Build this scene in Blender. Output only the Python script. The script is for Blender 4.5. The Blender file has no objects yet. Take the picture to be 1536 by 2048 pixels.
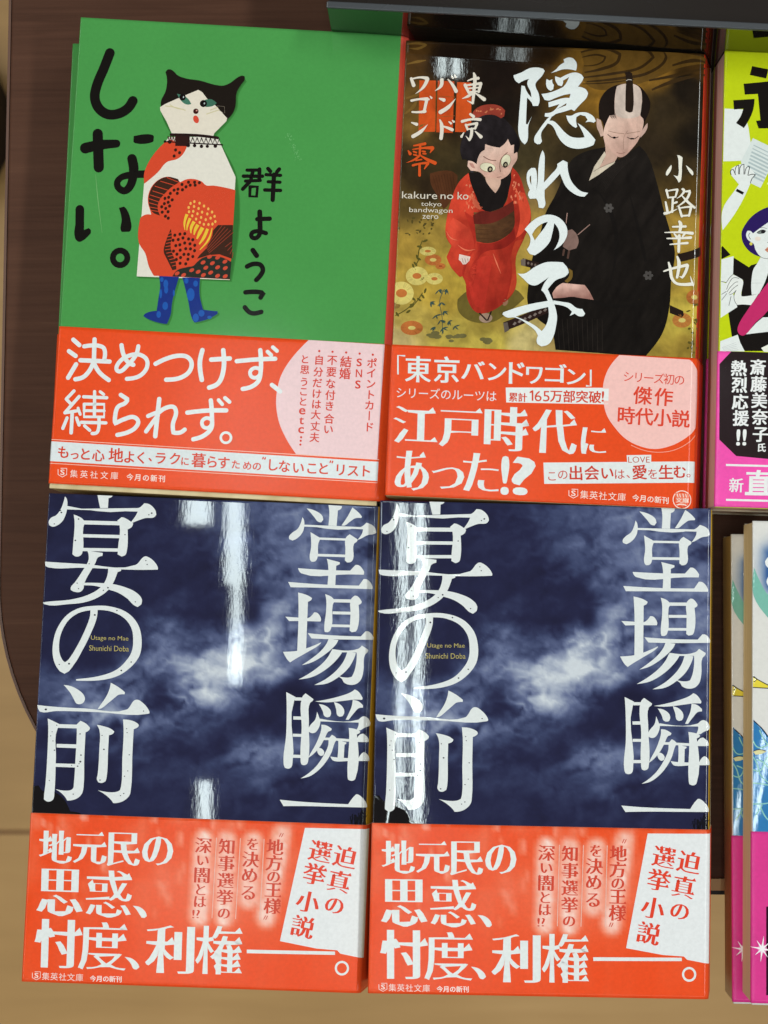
import bpy, math, random
import numpy as np
from mathutils import Vector, Euler
from mathutils.geometry import tessellate_polygon

random.seed(7)
SC = bpy.context.scene
COL = SC.collection
MM = 0.001
R = math.radians

# ------------------------------------------------------------------ camera
cam_d = bpy.data.cameras.new('camera')
cam = bpy.data.objects.new('camera', cam_d)
COL.objects.link(cam)
cam.rotation_euler = Euler((R(4.0), R(2.0), 0.0), 'XYZ')
cam.location = (0.0170038, -0.0340699, 1.251926)
cam_d.sensor_fit = 'AUTO'
cam_d.sensor_width = 36.0
cam_d.lens = 54.1
cam_d.clip_start = 0.01
cam_d.clip_end = 20.0
cam_d.dof.use_dof = True
cam_d.dof.focus_distance = 0.488
cam_d.dof.aperture_fstop = 22.0
SC.camera = cam

# ------------------------------------------------------------------ world, lamps, exposure
world = bpy.data.worlds.new('World')
SC.world = world
world.use_nodes = True
bg = world.node_tree.nodes['Background']
bg.inputs['Color'].default_value = (1.0, 0.93, 0.84, 1)
bg.inputs['Strength'].default_value = 0.13
SC.view_settings.view_transform = 'Standard'
SC.view_settings.look = 'None'
SC.view_settings.exposure = -0.58
SC.view_settings.gamma = 1.0
SC.view_settings.use_curve_mapping = False
SC.cycles.max_bounces = 6
SC.cycles.sample_clamp_indirect = 4.0


def lamp(name, loc, size, power, color=(1, 0.97, 0.92), rot=(0, 0, 0)):
    d = bpy.data.lights.new(name, 'AREA')
    d.shape = 'RECTANGLE'
    d.size, d.size_y = size[0] * MM, size[1] * MM
    d.energy = power
    d.color = color
    o = bpy.data.objects.new(name, d)
    o.location = [c * MM for c in loc]
    o.rotation_euler = [R(a) for a in rot]
    COL.objects.link(o)
    return o


# rows of twin fluorescent tubes on the shop ceiling (1.85 m above the books)
ZC = 2600
TUBE = 0.62
CW = (0.86, 1.0, 1.0)
lamp('ceiling_tube', (174, -300, ZC), (9, 1200), 2.4 * TUBE, CW)
lamp('ceiling_tube', (200, -300, ZC), (11, 1200), 3.0 * TUBE, CW)
lamp('ceiling_tube', (173, 1440, ZC), (12, 1220), 2.2 * TUBE, CW)
lamp('ceiling_tube', (199, 1440, ZC), (14, 1220), 2.7 * TUBE, CW)
lamp('ceiling_tube', (-78, 160, ZC), (30, 330), 1.5 * TUBE, CW)
lamp('ceiling_tube', (-74, -80, ZC), (15, 150), 0.34 * TUBE, CW)
lamp('ceiling_tube', (-134, 210, ZC), (36, 250), 1.4 * TUBE, CW)
lamp('ceiling_tube', (-119, -400, ZC), (20, 210), 0.7 * TUBE, CW)
lamp('ceiling_tube', (-160, -590, ZC), (120, 300), 0.9, (1.0, 0.95, 0.85))
lamp('ceiling_tube', (1250, 150, ZC), (150, 1900), 46, (0.95, 1.0, 0.97))
lamp('ceiling_tube', (-1250, 150, ZC), (150, 1900), 27, (0.95, 1.0, 0.97))
# large ceiling panels away from the mirror direction of the covers: the shop's general light
lamp('ceiling_panel', (-1500, 1300, ZC), (900, 1500), 18)
lamp('ceiling_panel', (1900, 1100, ZC), (1000, 2000), 5)
lamp('ceiling_panel', (300, -1700, ZC), (2200, 700), 19)


# ------------------------------------------------------------------ small helpers
def lin(c):
    out = []
    for v in c[:3]:
        v = v / 255.0
        out.append(v / 12.92 if v <= 0.04045 else ((v + 0.055) / 1.055) ** 2.4)
    return tuple(out)


def linarr(a):
    a = np.clip(np.asarray(a, dtype=float), 0, 255) / 255.0
    return np.where(a <= 0.04045, a / 12.92, ((a + 0.055) / 1.055) ** 2.4)


def tag(o, label=None, cat=None, group=None, kind=None):
    if label: o['label'] = label
    if cat: o['category'] = cat
    if group: o['group'] = group
    if kind: o['kind'] = kind
    return o


def empty(name, loc, rz=0.0):
    o = bpy.data.objects.new(name, None)
    o.empty_display_size = 0.02
    o.location = loc
    o.rotation_euler = (0, 0, rz)
    COL.objects.link(o)
    return o


def mesh_obj(name, verts, faces, mat, parent=None, smooth=False):
    me = bpy.data.meshes.new(name)
    me.from_pydata(verts, [], faces)
    me.update()
    if smooth:
        me.polygons.foreach_set('use_smooth', [True] * len(me.polygons))
    if mat: me.materials.append(mat)
    o = bpy.data.objects.new(name, me)
    COL.objects.link(o)
    if parent: o.parent = parent
    return o


def box_data(x0, x1, y0, y1, z0, z1, vs, fs):
    b = len(vs)
    vs += [(x0, y0, z0), (x1, y0, z0), (x1, y1, z0), (x0, y1, z0), (x0, y0, z1), (x1, y0, z1), (x1, y1, z1), (x0, y1, z1)]
    fs += [(b, b + 3, b + 2, b + 1), (b + 4, b + 5, b + 6, b + 7), (b, b + 1, b + 5, b + 4), (b + 1, b + 2, b + 6, b + 5),
           (b + 2, b + 3, b + 7, b + 6), (b + 3, b, b + 4, b + 7)]


def bevel(o, w, seg=3):
    m = o.modifiers.new('bevel', 'BEVEL')
    m.width = w
    m.segments = seg
    m.limit_method = 'ANGLE'
    return o


# value noise for painted artwork
_rng = np.random.RandomState(11)
_lat = _rng.rand(257, 257)


def vnoise(x, y):
    xi = np.floor(x).astype(int); yi = np.floor(y).astype(int)
    fx = x - xi; fy = y - yi
    fx = fx * fx * (3 - 2 * fx); fy = fy * fy * (3 - 2 * fy)
    g = lambda a, b: _lat[a % 256, b % 256]
    return (g(xi, yi) * (1 - fx) + g(xi + 1, yi) * fx) * (1 - fy) + (g(xi, yi + 1) * (1 - fx) + g(xi + 1, yi + 1) * fx) * fy


def fbm(x, y, o=5):
    s = 0; a = 0.5
    for i in range(o):
        s = s + a * vnoise(x + 17.3 * i, y + 9.1 * i); x = x * 2.03; y = y * 2.03; a *= 0.5
    return s / (1 - 0.5 ** o)


# ------------------------------------------------------------------ materials
def nodes_of(name):
    m = bpy.data.materials.new(name)
    m.use_nodes = True
    nt = m.node_tree
    return m, nt, nt.nodes['Principled BSDF']


def N(nt, t, **kw):
    n = nt.nodes.new(t)
    for k, v in kw.items():
        setattr(n, k, v)
    return n


def mapped(nt, scale, kind='Object'):
    tc = N(nt, 'ShaderNodeTexCoord')
    mp = N(nt, 'ShaderNodeMapping')
    mp.inputs['Scale'].default_value = scale
    nt.links.new(tc.outputs[kind], mp.inputs['Vector'])
    return mp.outputs['Vector']


def noise(nt, vec, scale=1.0, detail=3.0, rough=0.55, dist=0.0):
    n = N(nt, 'ShaderNodeTexNoise')
    n.inputs['Scale'].default_value = scale
    n.inputs['Detail'].default_value = detail
    n.inputs['Roughness'].default_value = rough
    n.inputs['Distortion'].default_value = dist
    nt.links.new(vec, n.inputs['Vector'])
    return n


def ramp(nt, fac, stops):
    r = N(nt, 'ShaderNodeValToRGB')
    el = r.color_ramp.elements
    while len(el) < len(stops): el.new(0.5)
    for e, (p, c) in zip(el, stops):
        e.position = p
        e.color = (*c, 1)
    nt.links.new(fac, r.inputs['Fac'])
    return r


def printed(name, coat, coat_rough, rough, grain=0.03, wave=1.0, micro=1.0, spec=0.0, paint=0.0):
    """printed paper: colour from the print itself, a laminate coat, faint waviness of the sheet"""
    m, nt, b = nodes_of(name)
    at = N(nt, 'ShaderNodeAttribute'); at.attribute_name = 'Art'
    g = noise(nt, mapped(nt, (900, 900, 900)), 1.0, 2.0)
    mr = N(nt, 'ShaderNodeMapRange')
    mr.inputs['From Min'].default_value = 0.3; mr.inputs['From Max'].default_value = 0.7
    mr.inputs['To Min'].default_value = 1 - grain; mr.inputs['To Max'].default_value = 1 + grain
    nt.links.new(g.outputs['Fac'], mr.inputs['Value'])
    mul = N(nt, 'ShaderNodeVectorMath', operation='MULTIPLY')
    nt.links.new(at.outputs['Color'], mul.inputs[0]); nt.links.new(mr.outputs['Result'], mul.inputs[1])
    out = mul.outputs['Vector']
    if paint > 0:
        p = noise(nt, mapped(nt, (190, 120, 190)), 1.0, 6.0, 0.65, 0.6)
        m2 = N(nt, 'ShaderNodeMapRange')
        m2.inputs['From Min'].default_value = 0.3; m2.inputs['From Max'].default_value = 0.7
        m2.inputs['To Min'].default_value = 1 - paint; m2.inputs['To Max'].default_value = 1 + paint
        pm = N(nt, 'ShaderNodeMix'); pm.inputs[2].default_value = 0.5
        nt.links.new(at.outputs['Alpha'], pm.inputs[0]); nt.links.new(p.outputs['Fac'], pm.inputs[3])
        nt.links.new(pm.outputs[0], m2.inputs['Value'])
        mu2 = N(nt, 'ShaderNodeVectorMath', operation='MULTIPLY')
        nt.links.new(out, mu2.inputs[0]); nt.links.new(m2.outputs['Result'], mu2.inputs[1])
        out = mu2.outputs['Vector']
    nt.links.new(out, b.inputs['Base Color'])
    b.inputs['Roughness'].default_value = rough
    b.inputs['Specular IOR Level'].default_value = spec
    b.inputs['Coat Weight'].default_value = coat
    b.inputs['Coat Roughness'].default_value = coat_rough
    # long gentle waves of the sheet, then fine orange peel drawn out along the height of the book
    w = noise(nt, mapped(nt, (26, 9, 1)), 1.0, 1.0)
    f = noise(nt, mapped(nt, (800, 210, 1)), 1.0, 3.0, 0.6)
    b1 = N(nt, 'ShaderNodeBump'); b1.inputs['Strength'].default_value = 1.0; b1.inputs['Distance'].default_value = 0.00006 * wave
    b2 = N(nt, 'ShaderNodeBump'); b2.inputs['Strength'].default_value = 1.0; b2.inputs['Distance'].default_value = 0.0000033 * micro
    nt.links.new(w.outputs['Fac'], b1.inputs['Height'])
    nt.links.new(f.outputs['Fac'], b2.inputs['Height'])
    nt.links.new(b1.outputs['Normal'], b2.inputs['Normal'])
    nt.links.new(b2.outputs['Normal'], b.inputs['Normal'])
    nt.links.new(b2.outputs['Normal'], b.inputs['Coat Normal'])
    return m


def pages_mat(name, c0, c1):
    m, nt, b = nodes_of(name)
    v = mapped(nt, (40, 40, 2800))
    n = noise(nt, v, 1.0, 2.0)
    r = ramp(nt, n.outputs['Fac'], [(0.3, lin(c0)), (0.7, lin(c1))])
    nt.links.new(r.outputs['Color'], b.inputs['Base Color'])
    b.inputs['Roughness'].default_value = 0.8
    b.inputs['Specular IOR Level'].default_value = 0.2
    bp = N(nt, 'ShaderNodeBump'); bp.inputs['Strength'].default_value = 0.6; bp.inputs['Distance'].default_value = 0.0001
    nt.links.new(n.outputs['Fac'], bp.inputs['Height']); nt.links.new(bp.outputs['Normal'], b.inputs['Normal'])
    return m


M_GLOSS = printed('laminated_print', 1.0, 0.025, 0.45)
M_SATIN = printed('satin_laminated_print', 0.55, 0.12, 0.5, wave=0.6, micro=0.5)
M_PAINT = printed('laminated_painting', 1.0, 0.025, 0.45, paint=0.24)
M_BAND = printed('paper_band_print', 0.5, 0.2, 0.5, grain=0.04, wave=1.6, micro=0.6)
M_PAGES = pages_mat('cream_pages', (196, 176, 132), (224, 206, 168))
M_PAGES2 = pages_mat('grey_pink_pages', (186, 156, 144), (226, 206, 190))

# ------------------------------------------------------------------ crops of measured artwork: (x0, y0, scale)
CR = dict(A1=(100, 20, 3.84), A2=(420, 20, 3.657), A3=(90, 500, 3.746), A4=(440, 500, 3.84), A5=(780, 0, 4.389), A6=(1100, 0, 3.523),
          A7=(770, 380, 4.267), A8=(1080, 380, 3.84), B1=(760, 680, 4.389), B2=(1060, 680, 4.042), B3=(1390, 0, 3.938),
          B4=(1390, 480, 3.657), B5=(1390, 1000, 3.938), B6=(1390, 1500, 3.737), B7=(60, 970, 3.84), B8=(400, 970, 3.84),
          C1=(40, 1440, 3.3684), C2=(400, 1440, 3.3684), C3=(740, 970, 3.84), C4=(1080, 970, 3.84), C5=(720, 1440, 3.3684),
          C6=(1080, 1440, 3.3684), D1=(60, 1360, 5.908), D2=(1220, 1380, 6.982), D3=(1000, 120, 6.827), D4=(1000, 320, 5.391),
          D5=(60, 1640, 5.12), D8=(820, 200, 4.453), G1=(1390, 360, 10.24), G2=(1390, 520, 10.24), G3=(1150, 140, 7.878),
          G4=(260, 120, 6.144), G5=(250, 360, 6.144), G6=(100, 660, 4.042), G7=(1300, 300, 6.827), G8=(780, 130, 6.982), P=(0, 0, 1.0))


def homography(src, dst):
    A = []; B = []
    for (x, y), (u, v) in zip(src, dst):
        A.append([x, y, 1, 0, 0, 0, -u * x, -u * y]); B.append(u)
        A.append([0, 0, 0, x, y, 1, -v * x, -v * y]); B.append(v)
    h = np.linalg.solve(np.array(A, float), np.array(B, float))
    return np.append(h, 1).reshape(3, 3)


# ------------------------------------------------------------------ outlines
def smooth_loop(pts, closed=True, n=5, corner=48):
    P = [np.array(p[:2], float) for p in pts]
    m = len(P)
    if m < 3: return [tuple(p) for p in P]
    tan = []
    for i in range(m):
        a, b, c = P[i - 1], P[i], P[(i + 1) % m]
        if not closed and (i == 0 or i == m - 1):
            tan.append(None); continue
        v1, v2 = b - a, c - b
        l1, l2 = np.linalg.norm(v1) + 1e-9, np.linalg.norm(v2) + 1e-9
        ang = math.degrees(math.acos(max(-1, min(1, v1.dot(v2) / l1 / l2))))
        if ang > corner: tan.append(None)
        else:
            t = (v1 / l1 + v2 / l2)
            tan.append(t / (np.linalg.norm(t) + 1e-9))
    out = []
    for i in range(m if closed else m - 1):
        a, b = P[i], P[(i + 1) % m]
        d = b - a; L = np.linalg.norm(d)
        t0 = tan[i] * L if tan[i] is not None else None
        t1 = tan[(i + 1) % m] * L if tan[(i + 1) % m] is not None else None
        if t0 is None and t1 is None:
            out.append(tuple(a)); continue
        if t0 is None: t0 = 1.5 * d - 0.5 * t1
        if t1 is None: t1 = 1.5 * d - 0.5 * t0
        for k in range(n):
            s = k / n
            h = (2 * s ** 3 - 3 * s ** 2 + 1) * a + (s ** 3 - 2 * s ** 2 + s) * t0 + (-2 * s ** 3 + 3 * s ** 2) * b + (s ** 3 - s ** 2) * t1
            out.append(tuple(h))
    if not closed: out.append(tuple(P[-1]))
    return out


def area2(l):
    return sum(l[i - 1][0] * l[i][1] - l[i][0] * l[i - 1][1] for i in range(len(l)))


def tess(loops):
    ls = [[Vector((x, y, 0)) for x, y in l] for l in loops]
    flat = [p for l in loops for p in l]
    tris = []
    for t in tessellate_polygon(ls):
        a, b, c = (flat[i] for i in t)
        cr = (b[0] - a[0]) * (c[1] - a[1]) - (b[1] - a[1]) * (c[0] - a[0])
        if abs(cr) < 1e-12: continue
        tris.append((a, b, c))
    return tris


def stroke_outline(pts, w, round_cap=True, smooth=True):
    ws = w if isinstance(w, (list, tuple)) else [w] * len(pts)
    if smooth and len(pts) > 2:
        q = smooth_loop([(p[0], p[1]) for p in pts], closed=False, n=6, corner=75)
        d0 = np.cumsum([0] + [math.dist(pts[i], pts[i + 1]) for i in range(len(pts) - 1)])
        d1 = np.cumsum([0] + [math.dist(q[i], q[i + 1]) for i in range(len(q) - 1)])
        wq = np.interp(d1 / d1[-1], d0 / d0[-1], ws)
    else:
        q = [tuple(p) for p in pts]; wq = ws
    L = []; Rr = []
    n = len(q)
    for i in range(n):
        a = q[max(0, i - 1)]; c = q[min(n - 1, i + 1)]
        dx, dy = c[0] - a[0], c[1] - a[1]
        l = math.hypot(dx, dy) + 1e-9
        nx, ny = -dy / l, dx / l
        h = wq[i] / 2
        L.append((q[i][0] + nx * h, q[i][1] + ny * h)); Rr.append((q[i][0] - nx * h, q[i][1] - ny * h))
    quads = [[L[i], L[i + 1], Rr[i + 1], Rr[i]] for i in range(n - 1)]
    caps = []
    if round_cap:
        for p, h in ((q[0], wq[0] / 2), (q[-1], wq[-1] / 2)):
            if h > 0.3:
                caps.append([(p[0] + h * math.cos(a), p[1] + h * math.sin(a)) for a in np.linspace(0, 2 * math.pi, 17)[:-1]])
    return quads, caps


# ------------------------------------------------------------------ glyphs from the built-in interface font
_GL = {}


def glyph(ch, style=(0, 0), uroko=False):
    key = (ch, style, uroko)
    if key in _GL: return _GL[key]
    c = bpy.data.curves.new('glyph', 'FONT')
    c.body = ch; c.size = 1.0; c.dimensions = '2D'; c.fill_mode = 'FRONT'; c.resolution_u = 3
    o = bpy.data.objects.new('glyph', c)
    COL.objects.link(o)
    dg = bpy.context.evaluated_depsgraph_get()
    ev = o.evaluated_get(dg)
    me = ev.to_mesh()
    V = [[v.co.x, v.co.y] for v in me.vertices]
    F = [list(p.vertices) for p in me.polygons]
    ev.to_mesh_clear()
    bpy.data.objects.remove(o); bpy.data.curves.remove(c)
    F = [f if sum((V[f[i - 1]][0] * V[f[i]][1] - V[f[i]][0] * V[f[i - 1]][1]) for i in range(len(f))) > 0 else f[::-1] for f in F]
    extra = []
    if style != (0, 0) or uroko:
        cnt = {}
        for f in F:
            for i in range(len(f)):
                cnt[(f[i - 1], f[i])] = 1
        be = [e for e in cnt if (e[1], e[0]) not in cnt]
        nrm = {}; nxt = {}; prv = {}
        for a, b in be:
            dx, dy = V[b][0] - V[a][0], V[b][1] - V[a][1]
            l = math.hypot(dx, dy) + 1e-9
            n = (dy / l, -dx / l)
            nxt[a] = (b, n, l); prv[b] = (a, n, l)
            for v in (a, b): nrm.setdefault(v, []).append(n)
        V2 = [p[:] for p in V]
        for v, ns in nrm.items():
            # each axis moves by the strongest normal in that direction, which keeps square stroke ends square
            px = max([n[0] for n in ns] + [0]); mx = min([n[0] for n in ns] + [0])
            py = max([n[1] for n in ns] + [0]); my = min([n[1] for n in ns] + [0])
            nx = px + mx; ny = py + my
            V2[v][0] += nx * style[0]; V2[v][1] += ny * style[1]
        if uroko:
            for a, b in be:
                dx, dy = V[b][0] - V[a][0], V[b][1] - V[a][1]
                l = math.hypot(dx, dy)
                if 0.04 < l < 0.125 and dy / (l + 1e-9) > 0.93:      # right-hand end of a horizontal stroke
                    pa = prv.get(a); nb = nxt.get(b)
                    if pa and nb and abs(pa[1][1]) > 0.9 and abs(nb[1][1]) > 0.9 and pa[2] > 0.09 and nb[2] > 0.09:
                        x = max(V2[a][0], V2[b][0]); yb = V2[a][1]; yt = V2[b][1]
                        extra.append([(x + 0.012, yb), (x - 0.055, yt + 0.085), (x - 0.15, yt - 0.002), (x - 0.1, yb)])
        V = V2
    tris = []
    for f in F:
        for i in range(1, len(f) - 1):
            tris.append((tuple(V[f[0]]), tuple(V[f[i]]), tuple(V[f[i + 1]])))
    for q in extra:
        tris += [(q[0], q[1], q[2]), (q[0], q[2], q[3])]
    _GL[key] = tris
    return tris


STY = dict(boldmin=((0.033, -0.012), True), densemin=((0.02, -0.02), True), sans=((0, 0), False), bold=((0.02, 0.016), False), heavy=((0.034, 0.026), False), mincho=((0.022, -0.019), True),
           bigmin=((0.04, -0.021), True), kai=((0.026, 0.008), False), light=((-0.006, -0.006), False))


class Art:
    """flat artwork of one cover or band, kept in millimetres on the sheet: u right from the left edge, v down from the top"""
    def __init__(self, quad, W, H):
        self.h = homography(quad, [(0, 0), (W, 0), (W, H), (0, H)])
        self.items = []
        self.k = 0

    def uv(self, crop, p):
        x0, y0, s = CR[crop]
        x, y = x0 + p[0] / s, y0 + p[1] / s
        q = self.h @ np.array([x, y, 1.0])
        return (q[0] / q[2], q[1] / q[2])

    def _add(self, tris, col, layer):
        self.k += 1
        hgt = 0.02 * layer + 0.0025 * (self.k % 6)
        self.items.append((hgt, tris, col if callable(col) else lin(col)))

    def poly(self, crop, pts, col, layer=1, holes=(), smooth=True, corner=48):
        loops = [pts] + list(holes)
        if smooth: loops = [smooth_loop(l, corner=corner) for l in loops]
        self._add(tess([[self.uv(crop, p) for p in l] for l in loops]), col, layer)

    def stroke(self, crop, pts, w, col, layer=1, cap=True, smooth=True):
        quads, caps = stroke_outline(pts, w, cap, smooth)
        t = []
        for q in quads:
            q = [self.uv(crop, p) for p in q]
            t += [(q[0], q[1], q[2]), (q[0], q[2], q[3])]
        self._add(t, col, layer)
        for c in caps:
            self._add(tess([[self.uv(crop, p) for p in c]]), col, layer)

    def disc(self, crop, c, rx, ry=None, col=(0, 0, 0), layer=1, rot=0, n=18, inner=0):
        ry = ry or rx
        cr, sr = math.cos(R(rot)), math.sin(R(rot))
        f = lambda k: [(c[0] + k * rx * math.cos(a) * cr - k * ry * math.sin(a) * sr, c[1] + k * rx * math.cos(a) * sr + k * ry * math.sin(a) * cr)
                       for a in np.linspace(0, 2 * math.pi, n + 1)[:-1]]
        loops = [f(1)] + ([f(inner)] if inner else [])
        self._add(tess([[self.uv(crop, p) for p in l] for l in loops]), col, layer)

    def glyph(self, crop, ch, c, size, col, layer=3, rot=2.5, style='sans', wide=1.0):
        """one full-width character centred at c"""
        st, ur = STY[style]
        cr, sr = math.cos(R(rot)), math.sin(R(rot))
        t = []
        for tri in glyph(ch, st, ur):
            q = []
            for x, y in tri:
                X, Y = (x - 0.5) * size * wide, -(y - 0.38) * size
                q.append(self.uv(crop, (c[0] + X * cr - Y * sr, c[1] + X * sr + Y * cr)))
            t.append(tuple(q))
        self._add(t, col, layer)

    def fit(self, crop, s, box, col, layer=3, style='sans', slope=0.04):
        """a character or word scaled into a measured box (x0, y0, x1, y1)"""
        st, ur = STY[style]
        tr = glyph(s, st, ur)
        xs = [p[0] for t in tr for p in t]; ys = [p[1] for t in tr for p in t]
        x0, x1, y0, y1 = min(xs), max(xs), min(ys), max(ys)
        bx0, by0, bx1, by1 = box
        t = []
        for tri in tr:
            q = []
            for x, y in tri:
                X = bx0 + (x - x0) / (x1 - x0) * (bx1 - bx0)
                Y = by1 - (y - y0) / (y1 - y0 + 1e-9) * (by1 - by0)
                q.append(self.uv(crop, (X - slope * (Y - (by0 + by1) / 2), Y + slope * (X - (bx0 + bx1) / 2))))
            t.append(tuple(q))
        self._add(t, col, layer)

    def brush(self, crop, strokes, col, layer=12):
        for pts, w in strokes: self.stroke(crop, pts, w, col, layer)

    def run(self, crop, s, p0, p1, size, col, layer=3, style='sans', rot=None, upright=False, wide=1.0):
        """characters spaced evenly from centre p0 to centre p1"""
        n = len(s)
        if rot is None:
            rot = math.degrees(math.atan2(p1[1] - p0[1], p1[0] - p0[0]))
        for i, ch in enumerate(s):
            f = i / (n - 1) if n > 1 else 0
            self.glyph(crop, ch, (p0[0] + (p1[0] - p0[0]) * f, p0[1] + (p1[1] - p0[1]) * f), size, col, layer, rot, style, wide)

    def many(self, crop, s, pts, size, col, layer=3, style='sans', rot=2.5):
        for ch, p in zip(s, pts):
            self.glyph(crop, ch, p, p[2] if len(p) > 2 else size, col, layer, rot, style)


# ------------------------------------------------------------------ books
class Book:
    def __init__(self, W, H, T, tu=0.0, tv=0.0, a1=20, c1=1.5, r1=1.2, a2=84, seam=1.5):
        self.W, self.H, self.T, self.tu, self.tv = W, H, T, tu, tv
        # bend of the sheet at the spine: arc, sloped joint, arc, spine face
        prof = [(0.0, 0.0, 0.0, 0.0)]           # arc length, dx, dz, angle
        def arc(r, a0, a1_, n):
            s, x, z, _ = prof[-1]
            for k in range(n):
                am = a0 + (a1_ - a0) * (k + 0.5) / n
                ds = r * R(abs(a1_ - a0)) / n
                s += ds; x += ds * math.cos(R(am)); z -= ds * math.sin(R(am))
                prof.append((s, x, z, a0 + (a1_ - a0) * (k + 1) / n))
        def straight(L, a):
            s, x, z, _ = prof[-1]
            prof.append((s + L, x + L * math.cos(R(a)), z - L * math.sin(R(a)), a))
        arc(r1, 0, a1, 6)
        straight(c1, a1)
        self.s_joint = prof[-1][0]
        arc(0.9, a1, a2, 6)
        drop = T + tu * W / 2 + prof[-1][2] - 0.3
        straight(max(1.0, drop) / math.sin(R(a2)), a2)
        self.pr = np.array(prof)
        lf = [(0.0, 0.0, 0.0, 0.0)]
        s = x = z = 0
        for k in range(6):
            am = 90 * (k + 0.5) / 6; ds = 0.4 * R(90) / 6
            s += ds; x += ds * math.cos(R(am)); z -= ds * math.sin(R(am)); lf.append((s, x, z, 90 * (k + 1) / 6))
        lf.append((s + 0.35, x, z - 0.35, 90))
        self.lf = np.array(lf)
        self.u_min = -self.lf[-1][0]; self.u_max = W + self.pr[-1][0]
        self.cuts = sorted([-a[0] for a in self.lf[:-1]] + [W + a[0] for a in self.pr[:-1]])

    def surf(self, u, v, h=0.0):
        W, H = self.W, self.H
        x = min(max(u, 0), W) - W / 2
        y = H / 2 - v
        z = self.T + self.tu * x + self.tv * y
        if u > W:
            s = u - W
            dx, dz, a = (np.interp(s, self.pr[:, 0], self.pr[:, i]) for i in (1, 2, 3))
            nx, nz = math.sin(R(a)), math.cos(R(a))
            x += dx; z += dz
        elif u < 0:
            s = -u
            dx, dz, a = (np.interp(s, self.lf[:, 0], self.lf[:, i]) for i in (1, 2, 3))
            nx, nz = -math.sin(R(a)), math.cos(R(a))
            x -= dx; z += dz
        else:
            nx, nz = 0.0, 1.0
        return ((x + nx * h) * MM, y * MM, (z + nz * h) * MM)


def split_tri(tri, cuts):
    us = [p[0] for p in tri]
    lo, hi = min(us), max(us)
    cs = [c for c in cuts if lo + 1e-6 < c < hi - 1e-6]
    if not cs: return [tri]
    out = []
    edges = [-1e9] + cs + [1e9]
    for a, b in zip(edges[:-1], edges[1:]):
        poly = list(tri)
        for lim, keep in ((a, lambda u, l: u >= l), (b, lambda u, l: u <= l)):
            res = []
            for i in range(len(poly)):
                p, q = poly[i - 1], poly[i]
                kp, kq = keep(p[0], lim), keep(q[0], lim)
                if kp != kq:
                    t = (lim - p[0]) / (q[0] - p[0])
                    res.append((lim, p[1] + (q[1] - p[1]) * t))
                if kq: res.append(q)
            poly = res
            if not poly: break
        for i in range(1, len(poly) - 1):
            out.append((poly[0], poly[i], poly[i + 1]))
    return out


def fine_tri(tri, st):
    us = [p[0] for p in tri]
    out = split_tri(tri, list(np.arange(math.floor(min(us) / st) * st, max(us), st)))
    res = []
    for t in out:
        sw = tuple((p[1], p[0]) for p in t)
        vs = [p[0] for p in sw]
        for q in split_tri(sw, list(np.arange(math.floor(min(vs) / st) * st, max(vs), st))):
            res.append(tuple((p[1], p[0]) for p in q))
    return res


def painted(c0, c1, ax, ay, r, seed=0.0, amp=.5, sx=3.0, sy=4.0, ang=0.0):
    """brush-painted tone of the illustration: from c0 to c1 along (ax, ay) over r mm, broken up by brush dabs"""
    ca, sa = math.cos(R(ang)), math.sin(R(ang))
    def f(u, v):
        a, b = u * ca + v * sa, -u * sa + v * ca
        n = float(fbm(np.array([a / sx + seed]), np.array([b / sy + seed * 2.1]), 4)[0]) - .5
        t = min(1, max(0, ((u - r[0]) * ax + (v - r[1]) * ay) / r[2] + .5 + n * amp * 2))
        return tuple(c0[i] + (c1[i] - c0[i]) * t for i in range(3))
    return f


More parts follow.
